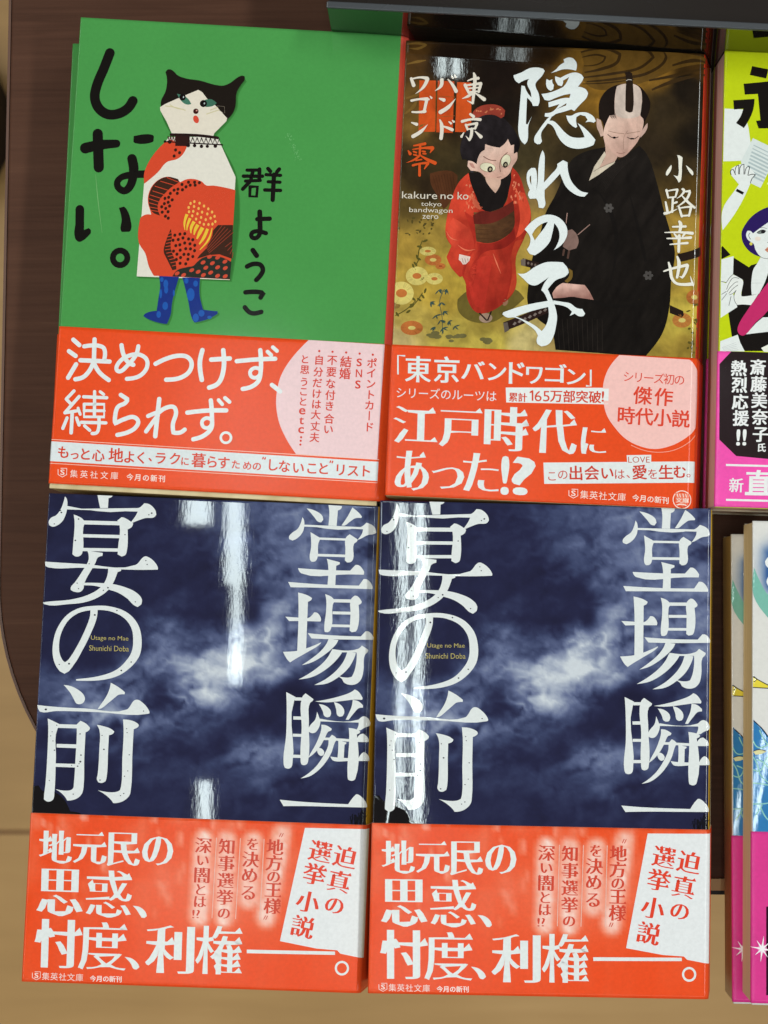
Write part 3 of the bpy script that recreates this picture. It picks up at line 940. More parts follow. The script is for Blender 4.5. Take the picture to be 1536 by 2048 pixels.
def green_art():
    a = Art(Q_G, GW, GH)
    K = BLACK
    a.stroke('A1', [(447, 308), (400, 430), (347, 560), (332, 650), (360, 730), (430, 782), (510, 782), (590, 740), (630, 682)], 76, K, 2)
    a.stroke('A1', [(358, 935), (369, 1195)], 80, K, 2)
    a.stroke('A1', [(262, 1045), (370, 1022), (505, 1012)], [84, 78, 62], K, 2)
    a.poly('A1', [(640, 955), (780, 945), (797, 955), (795, 995), (780, 1005), (655, 1010), (638, 1000)], K, 2)
    a.stroke('A1', [(628, 1130), (642, 1200), (640, 1255), (610, 1350), (570, 1378), (522, 1350), (515, 1310), (545, 1275), (600, 1258), (740, 1250)], [74, 76, 70, 62, 56, 52, 50, 48, 54, 60], K, 2)
    a.stroke('A1', [(224, 1520), (224, 1690)], 68, K, 2)
    a.poly('A1', [(190, 1640), (258, 1640), (258, 1680), (295, 1665), (312, 1680), (312, 1705), (240, 1768), (215, 1772), (190, 1745)], K, 2)
    a.poly('A1', [(530, 1510), (570, 1500), (590, 1520), (620, 1595), (625, 1680), (612, 1695), (555, 1696), (545, 1680), (552, 1600)], K, 2)
    a.disc('A3', (567, 52), 78, 78, K, 2, inner=.42)
    for p, w in (([(278, 1166), (372, 1166)], 24), ([(370, 1160), (368, 1238)], 28), ([(252, 1210), (392, 1211)], 26), ([(268, 1246), (376, 1242)], 24),
                 ([(322, 1170), (305, 1245), (248, 1304)], 28), ([(302, 1288), (356, 1288), (350, 1360), (300, 1358), (302, 1288)], 24),
                 ([(432, 1156), (450, 1176)], 28), ([(514, 1160), (496, 1182)], 28), ([(418, 1200), (524, 1206)], 24), ([(434, 1252), (520, 1256)], 24),
                 ([(410, 1312), (524, 1316)], 26), ([(476, 1200), (468, 1385)], 32),
                 ([(374, 1472), (378, 1605)], 36), ([(356, 1525), (448, 1522)], 32), ([(378, 1600), (372, 1640), (345, 1664), (318, 1655), (316, 1630), (340, 1615), (420, 1628)], 32),
                 ([(326, 1752), (354, 1792)], 36)):
        a.stroke('A2', p, w, K, 2, smooth=len(p) > 3 and p[0] != p[-1])
    for p in ([(222, 122), (275, 102), (328, 112), (344, 150), (325, 190), (294, 225)], [(212, 320), (290, 316), (350, 324), (328, 360)], [(208, 435), (255, 478), (334, 470)]):
        a.stroke('A4', p, 36, K, 2)
    # the collage figure of the cover: dark soft edge printed round it
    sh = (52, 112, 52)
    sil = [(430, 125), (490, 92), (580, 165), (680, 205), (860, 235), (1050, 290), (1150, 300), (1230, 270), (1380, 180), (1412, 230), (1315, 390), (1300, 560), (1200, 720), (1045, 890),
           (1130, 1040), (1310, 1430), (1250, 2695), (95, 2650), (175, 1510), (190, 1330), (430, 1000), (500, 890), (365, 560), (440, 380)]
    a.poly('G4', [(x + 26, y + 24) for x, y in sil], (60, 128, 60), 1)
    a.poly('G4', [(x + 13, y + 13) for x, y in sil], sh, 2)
    leg1 = [(435, 1170), (685, 1180), (640, 1330), (600, 1500), (585, 1640), (540, 1760), (500, 1760), (300, 1700), (245, 1665), (270, 1635), (410, 1600), (430, 1450), (450, 1300)]
    leg2 = [(725, 1190), (945, 1190), (940, 1400), (985, 1585), (1100, 1600), (1165, 1605), (1165, 1635), (1050, 1700), (880, 1745), (850, 1700), (800, 1480), (750, 1280)]
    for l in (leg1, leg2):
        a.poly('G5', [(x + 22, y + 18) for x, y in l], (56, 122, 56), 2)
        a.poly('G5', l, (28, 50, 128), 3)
    for x, y, rx, ry in [(520, 1270, 30, 55), (525, 1340, 25, 48), (435, 1645, 28, 42), (515, 1540, 35, 50), (458, 1390, 16, 58), (830, 1400, 48, 80), (890, 1265, 30, 38), (895, 1685, 38, 52),
                         (965, 1630, 38, 42), (1065, 1680, 28, 20), (775, 1230, 26, 36), (470, 1215, 22, 30), (620, 1380, 12, 40)]:
        a.disc('G5', (x, y), rx, ry, (34, 88, 172), 4, n=12)
    a.poly('G4', [(480, 930), (190, 1330), (175, 1510), (95, 2650), (1250, 2695), (1310, 1430), (1130, 1040), (1085, 930)], (226, 220, 208), 3, smooth=False)
    rd = (214, 74, 46)
    a.poly('G4', [(430, 995), (500, 960), (705, 1035), (700, 1060), (650, 1150), (590, 1200), (455, 1240), (350, 1360), (178, 1505), (185, 1340)], rd, 4, corner=35)
    a.poly('G5', [(1370, 115), (1250, 85), (1100, 58), (1010, 55), (950, 5), (850, -25), (760, -20), (690, 15), (620, -35), (520, -55), (420, -20), (330, 70), (290, 180), (290, 270),
                  (320, 370), (330, 412), (250, 415), (195, 455), (180, 760), (260, 890), (310, 1060), (370, 1168), (640, 1180), (1312, 1215)], rd, 4, corner=40)
    br = (62, 38, 28)
    a.poly('G5', [(660, -25), (520, -52), (420, -15), (340, 70), (298, 190), (302, 290), (345, 380), (440, 425), (410, 330), (430, 240), (500, 150), (600, 60), (680, 15)], br, 5)
    for p in ([(440, 0), (640, 60)], [(370, 60), (560, 120)], [(345, 120), (500, 170)], [(315, 170), (460, 215)], [(300, 215), (440, 262)], [(300, 265), (420, 300)], [(310, 318), (420, 340)],
              [(330, 360), (420, 375)], [(520, -45), (680, 20)]):
        a.stroke('G5', p, 8, rd, 6, cap=False)
    for x, y in [(710, 42), (790, 15), (865, 15), (925, 22), (760, 72), (812, 52), (873, 52), (612, 112), (660, 100), (716, 108), (566, 152), (653, 152), (500, 213), (545, 200), (590, 232),
                 (493, 278), (540, 262), (460, 317), (510, 337), (558, 308), (467, 383), (540, 378), (508, 433), (543, 457), (627, 668), (690, 655), (750, 650), (605, 730), (670, 722),
                 (728, 702), (797, 715), (850, 725), (640, 797), (690, 787), (750, 765), (815, 775), (875, 793), (612, 865), (695, 853), (763, 835), (822, 837), (873, 860), (655, 903),
                 (742, 905), (797, 905), (852, 932), (700, 945), (648, 968), (792, 965), (695, 1015), (765, 1022), (565 + 61, 1090 - 1475), (615 + 61, 1125 - 1475), (548 + 61, 1165 - 1475)]:
        a.disc('G5', (x, y), 19, 21, (56, 32, 24), 6, n=10, rot=20)
    for p, w in (([(775, 410), (745, 520), (752, 605)], [38, 26, 8]), ([(815, 460), (782, 550), (775, 610)], [36, 26, 8]), ([(865, 500), (828, 580), (828, 645)], [42, 34, 12]),
                 ([(912, 540), (880, 600), (865, 665)], [44, 38, 14]), ([(970, 575), (935, 640), (900, 715)], [46, 44, 18]), ([(1032, 590), (985, 700), (930, 780)], [36, 38, 16]),
                 ([(1088, 580), (1045, 720), (938, 850)], [10, 26, 10])):
        a.stroke('G5', p, w, (232, 192, 62), 6, cap=False)
    for x, y in [(818, 277), (865, 255), (930, 275), (985, 310), (795, 327), (862, 315), (918, 340), (1038, 345), (1085, 385), (800, 380), (853, 375), (962, 385), (1027, 408), (1117, 437),
                 (905, 405), (840, 430), (950, 450), (1068, 460), (888, 470), (1008, 478), (1127, 502), (935, 512), (985, 535), (1042, 538), (1092, 533)]:
        a.disc('G5', (x, y), 15, 19, (240, 180, 88), 6, n=9)
    a.poly('G5', [(1160, 545), (1345, 545), (1335, 960), (1180, 905), (1050, 915), (905, 960), (930, 920), (1020, 830), (1090, 680), (1100, 610)], br, 5, smooth=False)
    for i in range(9):
        a.stroke('G5', [(1120 + i * 30 - 20, 640 + i * 45 - 50), (1300 + i * 6, 545 + i * 42)] if i > 4 else [(1010 + i * 10, 830 + i * 18 - 10), (1215 + i * 34, 545 + i * 22)], 7, (150, 62, 44), 6, cap=False)
    a.poly('G5', [(905, 1000), (980, 945), (1120, 925), (1220, 945), (1330, 1000), (1312, 1212), (600, 1176), (660, 1100), (790, 1060), (860, 1045)], (42, 46, 40), 5)
    for x, y in [(980, 1005), (1095, 1015), (1250, 995), (1015, 1070), (1160, 1065), (1255, 1075), (840, 1100), (920, 1120), (1075, 1130), (985, 1160), (1160, 1170), (1255, 1175), (660, 1140), (740, 1160), (1060, 935), (1160, 945)]:
        a.disc('G5', (x, y), 33, 22, (204, 76, 54), 6, rot=-30, n=10)
    a.poly('G5', [(575, 590), (590, 680), (575, 800), (600, 900), (640, 1000), (650, 1090), (600, 1100), (540, 980), (490, 870), (510, 760)], br, 5)
    for i in range(11):
        y = 650 + i * 40
        a.stroke('G5', [(505 + max(0, i - 5) * 12 + abs(i - 5) * 6, y), (590 + max(0, i - 5) * 12, y - 14)], 8, rd, 6, cap=False)
    # head, lace and face
    hd = (30, 24, 20)
    a.poly('G4', [(430, 125), (450, 95), (490, 92), (530, 115), (580, 165), (680, 205), (860, 235), (1050, 290), (1150, 300), (1230, 270), (1320, 205), (1380, 180), (1410, 190), (1412, 230),
                  (1370, 290), (1315, 390), (1300, 560), (1270, 640), (1200, 722), (900, 640), (600, 560), (378, 560), (378, 480), (430, 370), (450, 260), (445, 180)], hd, 4)
    a.poly('G4', [(365, 560), (430, 520), (580, 455), (690, 410), (840, 350), (890, 380), (950, 460), (1060, 550), (1200, 705), (1190, 740), (1040, 890), (1030, 925), (520, 895), (450, 740), (370, 600)], (226, 216, 200), 5, smooth=False)
    a.poly('G4', [(575, 395), (640, 415), (705, 450), (755, 525), (700, 530), (650, 505), (605, 450)], (70, 118, 98), 6)
    a.poly('G4', [(920, 475), (1000, 468), (1070, 515), (1020, 552), (930, 562)], (62, 108, 88), 6)
    for x, y, r in ((645, 440, 40), (905, 520, 44)):
        a.disc('G4', (x, y), r, r, (20, 16, 16), 7)
        a.disc('G4', (x + 12, y - 2), 8, 12, (190, 200, 200), 8, n=8)
    a.disc('G4', (812, 614), 34, 34, (58, 22, 20), 6)
    a.disc('G4', (822, 606), 10, 10, (214, 150, 138), 7, n=8)
    a.disc('G4', (815, 714), 34, 50, (214, 76, 56), 6, rot=-22)
    for p in ([(435, 545), (560, 565), (680, 600)], [(490, 530), (560, 570), (660, 590)], [(945, 650), (1020, 625), (1100, 600)], [(990, 600), (1080, 570)]):
        a.stroke('G4', p, 11, (206, 196, 156), 6)
    for p in ([(1075, 550), (1165, 560), (1170, 640)], [(1100, 600), (1150, 640)]):
        a.stroke('G4', p, 5, (120, 110, 96), 6)
    lc = (38, 24, 24)
    a.stroke('G4', [(505, 900), (860, 915), (1085, 945)], 34, lc, 6)
    a.stroke('G4', [(425, 985), (720, 1005), (1130, 1030)], 15, lc, 6)
    a.poly('G4', [(560, 895), (740, 900), (735, 1045), (560, 1040)], (48, 26, 24), 6, smooth=False)
    for i in range(7):
        x = 720 + i * 55
        a.stroke('G4', [(x, 935 + i * 3), (x + 30, 1005 + i * 3), (x + 55, 940 + i * 3)], 12, lc, 7)
    for i in range(3):
        x = 470 + i * 32
        a.stroke('G4', [(x, 925), (x + 16, 985), (x + 32, 925)], 14, (70, 30, 26), 7)
    for x, y, r in [(490, 990, 24), (800, 1038, 22), (885, 1048, 22), (958, 1048, 20), (1057, 1046, 23), (720, 1034, 25), (432, 985, 16), (1140, 1032, 12)]:
        a.disc('G4', (x, y), r, r, (34, 22, 22), 7, n=10)
    # scuffs on the laminate print
    a.stroke('A1', [(345, 1250), (362, 1420), (400, 1700)], [2, 6, 2], (120, 178, 112), 1, cap=False)
    rs = random.Random(8)
    for i in range(46):
        t = rs.random()
        a.disc('A2', (575 + 90 * t + rs.gauss(0, 11), 900 + 200 * t), rs.uniform(2, 5), rs.uniform(2, 5), (112, 178, 112), 1, n=6)
    return a


def green_base(U, V):
    c = np.zeros(U.shape + (3,)) + np.array((74, 150, 76))
    c = c * (1 + .05 * (fbm(U / 20, V / 20, 3) - .5))[..., None]
    return np.where((U > GW + .15)[..., None], np.array((238, 90, 74)), c)


def green_band_art():
    a = Art(Q_G, GW, GH)
    w = WHITE
    G = 'G6'
    st = [([(195, 78), (245, 122)], 36), ([(160, 172), (215, 210)], 36), ([(220, 278), (155, 388)], 36), ([(285, 132), (425, 132), (450, 152), (450, 245)], 34), ([(370, 75), (366, 250)], 36),
          ([(255, 245), (495, 255)], 36), ([(365, 255), (330, 330), (280, 382), (215, 400)], 36), ([(368, 270), (410, 340), (490, 405)], 36),
          ([(592, 122), (610, 200), (650, 262), (690, 280)], 36), ([(730, 130), (712, 198), (640, 288), (575, 335), (553, 318), (568, 268), (640, 212), (740, 198), (800, 240), (798, 310), (740, 372), (638, 395)], 34),
          ([(872, 272), (960, 230), (1060, 205), (1130, 215), (1165, 260), (1150, 330), (1080, 382), (960, 400)], 36),
          ([(1253, 160), (1233, 260), (1250, 400)], 38), ([(1325, 236), (1475, 226)], 38), ([(1422, 160), (1425, 320), (1385, 425), (1310, 462)], 38),
          ([(205, 495), (142, 562)], 27), ([(142, 562), (185, 605)], 27), ([(248, 540), (132, 672)], 27), ([(132, 674), (242, 655)], 26), ([(240, 635), (258, 685)], 24), ([(192, 680), (185, 835)], 30),
          ([(150, 715), (116, 800)], 27), ([(228, 715), (250, 772)], 27), ([(285, 542), (475, 549)], 27), ([(375, 500), (375, 700)], 27), ([(420, 500), (450, 522)], 24),
          ([(290, 602), (455, 602), (455, 705), (290, 705), (290, 602)], 25), ([(290, 655), (455, 655)], 24), ([(268, 750), (470, 753)], 27), ([(412, 710), (410, 800), (395, 833), (358, 840)], 28), ([(295, 778), (338, 815)], 26),
          ([(590, 525), (648, 562), (625, 592), (568, 622), (545, 700), (545, 758), (620, 722), (700, 705), (735, 740), (712, 790), (650, 828), (565, 850)], 35),
          ([(905, 557), (875, 858)], 37), ([(815, 695), (905, 658)], 34), ([(895, 690), (850, 750), (800, 820)], 34), ([(900, 668), (960, 628), (1025, 622), (1043, 660), (1018, 760), (1022, 828), (1080, 826), (1115, 802)], 35),
          ([(1135, 665), (1290, 648), (1450, 645)], 36), ([(1325, 565), (1335, 700), (1330, 790), (1270, 850), (1185, 880)], 36), ([(1330, 720), (1290, 708), (1256, 735), (1266, 778), (1305, 786), (1335, 755)], 30),
          ([(1388, 562), (1418, 596)], 30), ([(1440, 545), (1476, 576)], 32)]
    for p, wd in st: a.stroke(G, p, wd, w, 3, smooth=not (len(p) > 3 and p[0] == p[-1]))
    a.disc(G, (1450, 865), 52, 52, w, 3, inner=.6, n=24)
    for p, wd in (([(150, 850), (300, 836), (445, 830)], 34), ([(330, 765), (335, 920), (318, 1000), (270, 1042), (198, 1062)], 34), ([(332, 915), (295, 900), (256, 925), (262, 965), (300, 975), (334, 945)], 29),
                  ([(386, 776), (414, 802)], 30), ([(426, 742), (458, 770)], 30), ([(422, 1030), (485, 1080)], 34)):
        a.stroke('A4', p, wd, w, 3)
    a.poly('A4', [(700, 684), (1277, 719), (1228, 1592), (610, 1556), (540, 1450), (480, 1320), (455, 1180), (460, 1080), (490, 960), (560, 840)], (236, 203, 206), 1, corner=40)
    t = (214, 62, 44)
    a.many('A4', 'ポイント', [(1182, 860), (1178, 935), (1174, 1017), (1172, 1100)], 80, t, 3, 'bold')
    a.many('A4', 'カド', [(1166, 1180), (1164, 1345)], 80, t, 3, 'bold')
    a.stroke('A4', [(1166, 1228), (1163, 1292)], 9, t, 3)
    a.fit('A4', 'S', (1065, 825, 1106, 885), t, 3, 'bold'); a.fit('A4', 'N', (1060, 908, 1108, 968), t, 3, 'bold'); a.fit('A4', 'S', (1056, 992, 1098, 1055), t, 3, 'bold')
    a.many('A4', '結婚', [(985, 850), (978, 940)], 90, t, 3, 'bold')
    a.many('A4', '不要な付き合い', [(880, 838), (875, 928), (870, 1018), (868, 1105), (862, 1188), (860, 1285), (855, 1365)], 80, t, 3, 'bold')
    a.many('A4', '自分だけは大丈夫', [(780, 838), (775, 928), (768, 1012), (765, 1095), (762, 1175), (758, 1255), (754, 1342), (750, 1428)], 78, t, 3, 'bold')
    a.many('A4', 'と思うこと', [(672, 832), (672, 912), (668, 1005), (664, 1078), (660, 1155)], 74, t, 3, 'bold')
    a.fit('A4', 'e', (630, 1205, 680, 1255), t, 3, 'bold'); a.fit('A4', 't', (632, 1275, 668, 1330), t, 3, 'bold'); a.fit('A4', 'c', (625, 1350, 670, 1398), t, 3, 'bold')
    for x, y in ((648, 1428), (645, 1455), (643, 1484), (781, 770), (882, 775), (986, 780), (1088, 788), (1188, 796)): a.disc('A4', (x, y), 9, 9, t, 3, n=8)
    a.poly('P', [(104, 884), (762, 919), (760, 957), (102, 924)], (222, 228, 230), 1, smooth=False)
    a.stroke('P', [(106, 880.5), (763, 914.8)], 1.3, (244, 200, 184), 1, cap=False)
    a.stroke('P', [(102, 928.3), (760, 960.6)], 1.3, (244, 200, 184), 1, cap=False)
    s = (216, 66, 40)
    a.many('A3', 'もっと心地よく', [(152, 1520), (237, 1538, 84), (318, 1533), (418, 1542), (552, 1540, 116), (655, 1552), (745, 1556)], 100, s, 3, 'bold')
    a.many('A3', '、ラクに暮らす', [(840, 1545, 90), (890, 1558), (1000, 1562), (1075, 1580, 70), (1178, 1572, 112), (1278, 1582), (1366, 1588)], 100, s, 3, 'bold')
    a.many('A4', 'ための', [(150, 1640), (238, 1648), (312, 1652)], 74, s, 3, 'bold')
    a.many('A4', 'しないこと', [(432, 1640), (522, 1650), (628, 1660), (732, 1662), (820, 1664)], 100, s, 3, 'bold')
    a.many('A4', 'リスト', [(950, 1672), (1045, 1678), (1138, 1680)], 100, s, 3, 'bold')
    for x, y in ((358, 1590), (374, 1592), (872, 1612), (888, 1614)): a.disc('A4', (x, y), 6, 12, s, 3, rot=20, n=8)
    p = (250, 226, 216)
    logo(a, 'A3', (145, 1675), 66, p)
    a.run('A3', '集英社文庫', (233, 1682), (542, 1694), 62, p, 3)
    a.run('A3', '今月の新刊', (660, 1702), (902, 1712), 54, p, 3, 'bold')
    return a


def orange_band_base(W):
    def f(U, V):
        c = np.zeros(U.shape + (3,)) + np.array((233, 77, 30))
        c = c * (1 + .04 * (fbm(U / 12, V / 12, 3) - .5))[..., None]
        return c
    return f

# ================================================================== artwork: dark painted cover
Q_D = [(817, 80), (1396, 120), (1373, 1013), (773, 1001)]
DW, DH = 94.5, 147.6


def dark_art():
    a = Art(Q_D, DW, DH)
    gd, dk = (128, 92, 36), (60, 42, 20)
    # water rings at the top
    a.poly('A6', [(225, 385), (420, 366), (640, 375), (800, 400), (1000, 430), (1095, 450), (1095, 490), (900, 520), (700, 600), (450, 660), (300, 640), (230, 560), (250, 480)], (104, 75, 30), 1)
    for p, w in (([(230, 395), (400, 372), (500, 415), (480, 470), (380, 512), (255, 535)], 20), ([(250, 570), (450, 548), (640, 510), (730, 440), (690, 395), (560, 372)], 17),
                 ([(270, 600), (500, 582), (700, 545), (815, 450), (800, 405)], 18), ([(700, 600), (900, 565), (1090, 520)], 22), ([(720, 665), (880, 605), (1090, 565)], 26), ([(860, 500), (1000, 470), (1090, 480)], 24),
                 ([(240, 430), (340, 415), (400, 430), (380, 465), (250, 490)], 12), ([(240, 615), (420, 610), (600, 590)], 10)):
        a.stroke('A6', p, [w * .5] + [w * 1.1] * (len(p) - 2) + [w * .4], dk, 2, cap=False)
    for p, w in (([(160, 385), (260, 380), (330, 395), (260, 425), (180, 420)], 22), ([(160, 560), (260, 540), (330, 530)], 26), ([(150, 860), (230, 840), (300, 800)], 30), ([(135, 1000), (220, 930), (250, 860)], 34), ([(130, 1130), (230, 1120), (330, 1090)], 26)):
        a.stroke('A5', p, [w * .4] + [w] * (len(p) - 2) + [w * .3], (118, 88, 40), 1, cap=False)
    # hanging shop curtain behind the series title
    cu = (200, 78, 30)
    a.poly('G8', [(430, 215), (665, 222), (650, 940), (415, 935)], cu, 1, smooth=False)
    a.poly('G8', [(692, 222), (925, 240), (902, 960), (668, 945)], (194, 72, 28), 1, smooth=False)
    a.poly('G8', [(965, 250), (1165, 262), (1165, 955), (935, 945)], cu, 1, smooth=False)
    for p in ([(690, 440), (940, 460)], [(680, 735), (930, 720)], [(660, 470), (655, 930)]): a.stroke('G8', p, 9, (150, 80, 36), 2, cap=False)
    # flowers on the ground
    crm, org = (208, 190, 108), (184, 106, 52)
    for crop, x, y, rx, ry, c1, c2, r in (('D8', 170, 1357, 75, 40, crm, org, .38), ('D8', 218, 1435, 76, 50, org, crm, .4), ('D8', 285, 1492, 46, 28, org, (150, 70, 36), .4),
                                          ('D8', 70, 1580, 102, 84, crm, org, .4), ('D8', 230, 1605, 76, 52, crm, org, .38), ('A7', 145, 895, 108, 100, crm, org, .46), ('A7', 235, 1195, 98, 62, org, crm, .34),
                                          ('A8', 1185, 830, 62, 56, (176, 104, 50), crm, .4), ('A8', 1092, 1005, 72, 56, (186, 120, 58), crm, .38), ('A7', 95, 1000, 40, 30, (150, 120, 60), (150, 120, 60), .4)):
        a.disc(crop, (x, y), rx, ry, c1, 1, n=22)
        a.disc(crop, (x, y), rx * r, ry * r * .8, c2, 2, n=14)
        rs = random.Random(int(x))
        for k in range(14):
            an = rs.uniform(0, 6.28)
            a.stroke(crop, [(x + rx * .5 * math.cos(an), y + ry * .5 * math.sin(an)), (x + rx * .94 * math.cos(an), y + ry * .94 * math.sin(an))], 3, tuple(int(v * .88) for v in c1), 2, cap=False)
    rs = random.Random(4)
    lf = (88, 82, 34)
    for p in ([(300, 600), (270, 680), (300, 760)], [(270, 960), (180, 1040), (90, 1090)], [(330, 890), (290, 950), (240, 1010)], [(330, 440), (300, 520), (290, 600)]):
        a.stroke('A7', p, 8, lf, 1, cap=False)
        for x, y in p + [((p[0][0] + p[1][0]) / 2, (p[0][1] + p[1][1]) / 2)]:
            a.disc('A7', (x + rs.uniform(-30, 30), y + rs.uniform(-20, 20)), 24, 10, lf, 1, rot=rs.uniform(0, 180), n=9)
    for i in range(26):
        x, y = rs.uniform(110, 420), rs.uniform(240, 390)
        a.disc('A7', (x, y), rs.uniform(8, 20), rs.uniform(5, 10), (84, 72, 34), 1, rot=rs.uniform(0, 180), n=8)
    for i in range(20):
        a.disc('A8', (1150 + rs.uniform(-20, 90), 880 + rs.uniform(0, 380)), rs.uniform(8, 20), rs.uniform(5, 12), (96, 84, 34), 1, rot=rs.uniform(0, 180), n=8)
    bl = (56, 78, 72)
    a.stroke('A7', [(520, 860), (480, 960), (500, 1100), (500, 1250)], 5, bl, 1, cap=False)
    for x, y in ((470, 870), (540, 860), (400, 970), (495, 975), (515, 1050), (450, 1085), (485, 1130), (420, 1190), (505, 1195), (560, 1135), (610, 1180)):
        for k in range(5):
            an = R(60 + rs.uniform(-80, 80)); l = rs.uniform(28, 50)
            a.stroke('A7', [(x, y), (x + l * .5 * math.cos(an), y + l * .5 * math.sin(an)), (x + l * math.cos(an), y + l * math.sin(an))], [6, 12, 2], bl, 2, cap=False)
    for x, y, rx, ry in ((640, 1250, 60, 34), (430, 1250, 70, 36), (880, 1310, 60, 30), (560, 1290, 60, 30)):
        for k in range(5): a.disc('A7', (x + rs.uniform(-40, 40), y + rs.uniform(-24, 24)), rx * rs.uniform(.3, .6), ry * rs.uniform(.3, .6), (112, 104, 62), 1, n=10)
    # ---- child in a red kimono
    a.poly('D8', [(440, 1790), (560, 1700), (960, 1700), (1040, 1780), (900, 1900), (760, 1990), (560, 1985), (450, 1900)], (104, 90, 40), 1)
    a.poly('D8', [(190, 660), (380, 640), (440, 680), (430, 780), (340, 960), (310, 980), (250, 850), (200, 760)], (84, 48, 27), 1)
    for i in range(8): a.stroke('D8', [(215 + i * 26, 680 - i * 3), (270 + i * 22, 860 + (i % 3) * 20)], 5, (70, 40, 22), 2, cap=False)
    a.disc('D8', (693, 1955), 60, 44, (160, 132, 112), 2)
    for p in ([(640, 1915), (700, 1975)], [(742, 1900), (712, 1975)]): a.stroke('D8', p, 13, (42, 26, 24), 3)
    a.disc('D8', (870, 1815), 22, 34, (150, 110, 84), 2, rot=30)
    ku, kv = a.uv('D8', (640, 1300))
    su, sv = a.uv('D8', (760, 590))
    kr = painted((214, 70, 48), (146, 36, 26), .8, .35, (ku, kv, 30), 1.0, .45, 2.6, 5.0)
    a.poly('D8', [(500, 690), (440, 760), (390, 880), (345, 1050), (335, 1220), (385, 1310), (340, 1410), (380, 1500), (460, 1590), (495, 1580), (520, 1680), (530, 1790), (600, 1900), (680, 1915), (860, 1820),
                  (960, 1690), (965, 1410), (1035, 1250), (1100, 1060), (1040, 820), (990, 680), (930, 610), (900, 820), (870, 930), (740, 1010), (600, 850), (540, 660)], kr, 2)
    a.poly('D8', [(500, 1000), (590, 1060), (600, 1300), (560, 1400), (500, 1560), (520, 1680), (560, 1500), (620, 1380), (610, 1280), (740, 1290), (880, 1230), (950, 1150), (960, 1250), (860, 1330), (700, 1360), (640, 1400),
                  (600, 1600), (560, 1790), (600, 1900), (530, 1790), (510, 1640), (480, 1560), (540, 1400), (590, 1330), (560, 1180)], painted((188, 52, 38), (128, 30, 24), 1, 0, (ku, kv, 16), 2.0, .5, 2, 5), 3)
    a.poly('D8', [(960, 1270), (1030, 1250), (965, 1410), (960, 1690), (880, 1790), (930, 1560), (925, 1380)], (176, 58, 36), 3)
    a.poly('D8', [(960, 830), (1040, 840), (1095, 1060), (1020, 1200), (965, 1240), (1000, 1080), (990, 960)], (214, 74, 50), 3)
    for i in range(60):
        x, y = rs.uniform(430, 640), rs.uniform(720, 1000)
        if x < 520 - (y - 720) * .1 or x > 560 + (y - 720) * .3: continue
        a.disc('D8', (x, y), rs.uniform(8, 22), rs.uniform(5, 10), rs.choice([(218, 100, 70), (226, 128, 96), (190, 66, 44)]), 4, rot=rs.uniform(60, 120), n=7)
    for i in range(60):
        x, y = rs.uniform(900, 1040), rs.uniform(660, 940)
        if x > 960 + (y - 660) * .28 or x < 915: continue
        a.disc('D8', (x, y), rs.uniform(8, 20), rs.uniform(5, 9), rs.choice([(218, 100, 70), (226, 128, 96), (190, 66, 44)]), 4, rot=rs.uniform(60, 120), n=7)
    for pts in ([(400, 1060), (470, 1100), (560, 1180), (590, 1300), (530, 1380), (420, 1330), (345, 1230), (360, 1130)], [(540, 1560), (640, 1420), (760, 1400), (720, 1640), (680, 1880), (600, 1850)]):
        a.poly('D8', pts, painted((218, 76, 54), (178, 48, 36), .7, .6, (ku - 4, kv, 18), 3.0, .55, 2, 4), 3)
    for p, w in (([(760, 1380), (790, 1460), (830, 1560)], 12), ([(340, 1180), (380, 1240), (440, 1260)], 10), ([(440, 1300), (520, 1350), (600, 1340)], 14)): a.stroke('D8', p, [2, w, 2], (228, 116, 86), 4, cap=False)
    a.poly('D8', [(585, 1010), (740, 1005), (940, 915), (950, 1020), (945, 1150), (880, 1225), (740, 1285), (610, 1270), (598, 1150)], painted((112, 74, 44), (66, 42, 26), .9, .3, (ku + 2, kv - 4, 14), 9.0, .4, 2, .8), 5)
    a.poly('D8', [(580, 1040), (660, 1000), (740, 1008), (940, 910), (948, 1000), (760, 1105), (590, 1115)], (100, 34, 28), 6)
    for y in (1150, 1190, 1230): a.stroke('D8', [(610, y + 10), (750, y + 10), (930, y - 80)], 6, (80, 50, 30), 6, cap=False)
    a.poly('D8', [(545, 655), (640, 655), (690, 720), (780, 840), (830, 720), (905, 650), (922, 690), (905, 800), (870, 925), (830, 985), (740, 1008), (665, 985), (600, 850), (552, 720)], (26, 21, 21), 5)
    a.poly('D8', [(640, 990), (668, 970), (610, 900), (560, 860), (590, 960)], (206, 96, 70), 5, smooth=False)
    a.poly('D8', [(690, 700), (828, 712), (825, 765), (780, 842), (700, 740)], (200, 164, 146), 6)
    a.poly('D8', [(690, 712), (760, 730), (828, 712), (800, 770), (765, 778), (730, 750)], (150, 122, 112), 6)
    a.poly('D8', [(455, 1385), (556, 1408), (545, 1445), (515, 1475), (488, 1478), (470, 1450), (450, 1435)], (222, 198, 188), 5, smooth=False)
    for p in ([(480, 1420), (490, 1460)], [(505, 1425), (515, 1460)], [(530, 1425), (535, 1445)]): a.stroke('D8', p, 4, (120, 96, 96), 6)
    hr = painted((16, 12, 13), (46, 40, 44), -.6, -.8, (su, sv - 9, 26), 6.0, .4, .9, 5, 20)
    a.poly('D8', [(470, 400), (500, 320), (560, 230), (640, 150), (780, 130), (880, 200), (960, 300), (1000, 400), (985, 470), (960, 530), (940, 540), (920, 470), (820, 500), (700, 520), (630, 560), (612, 585), (560, 560), (540, 560), (520, 540), (485, 540), (466, 460)], hr, 5)
    a.poly('D8', [(560, 400), (580, 420), (585, 700), (556, 700)], (52, 50, 56), 5, smooth=False)
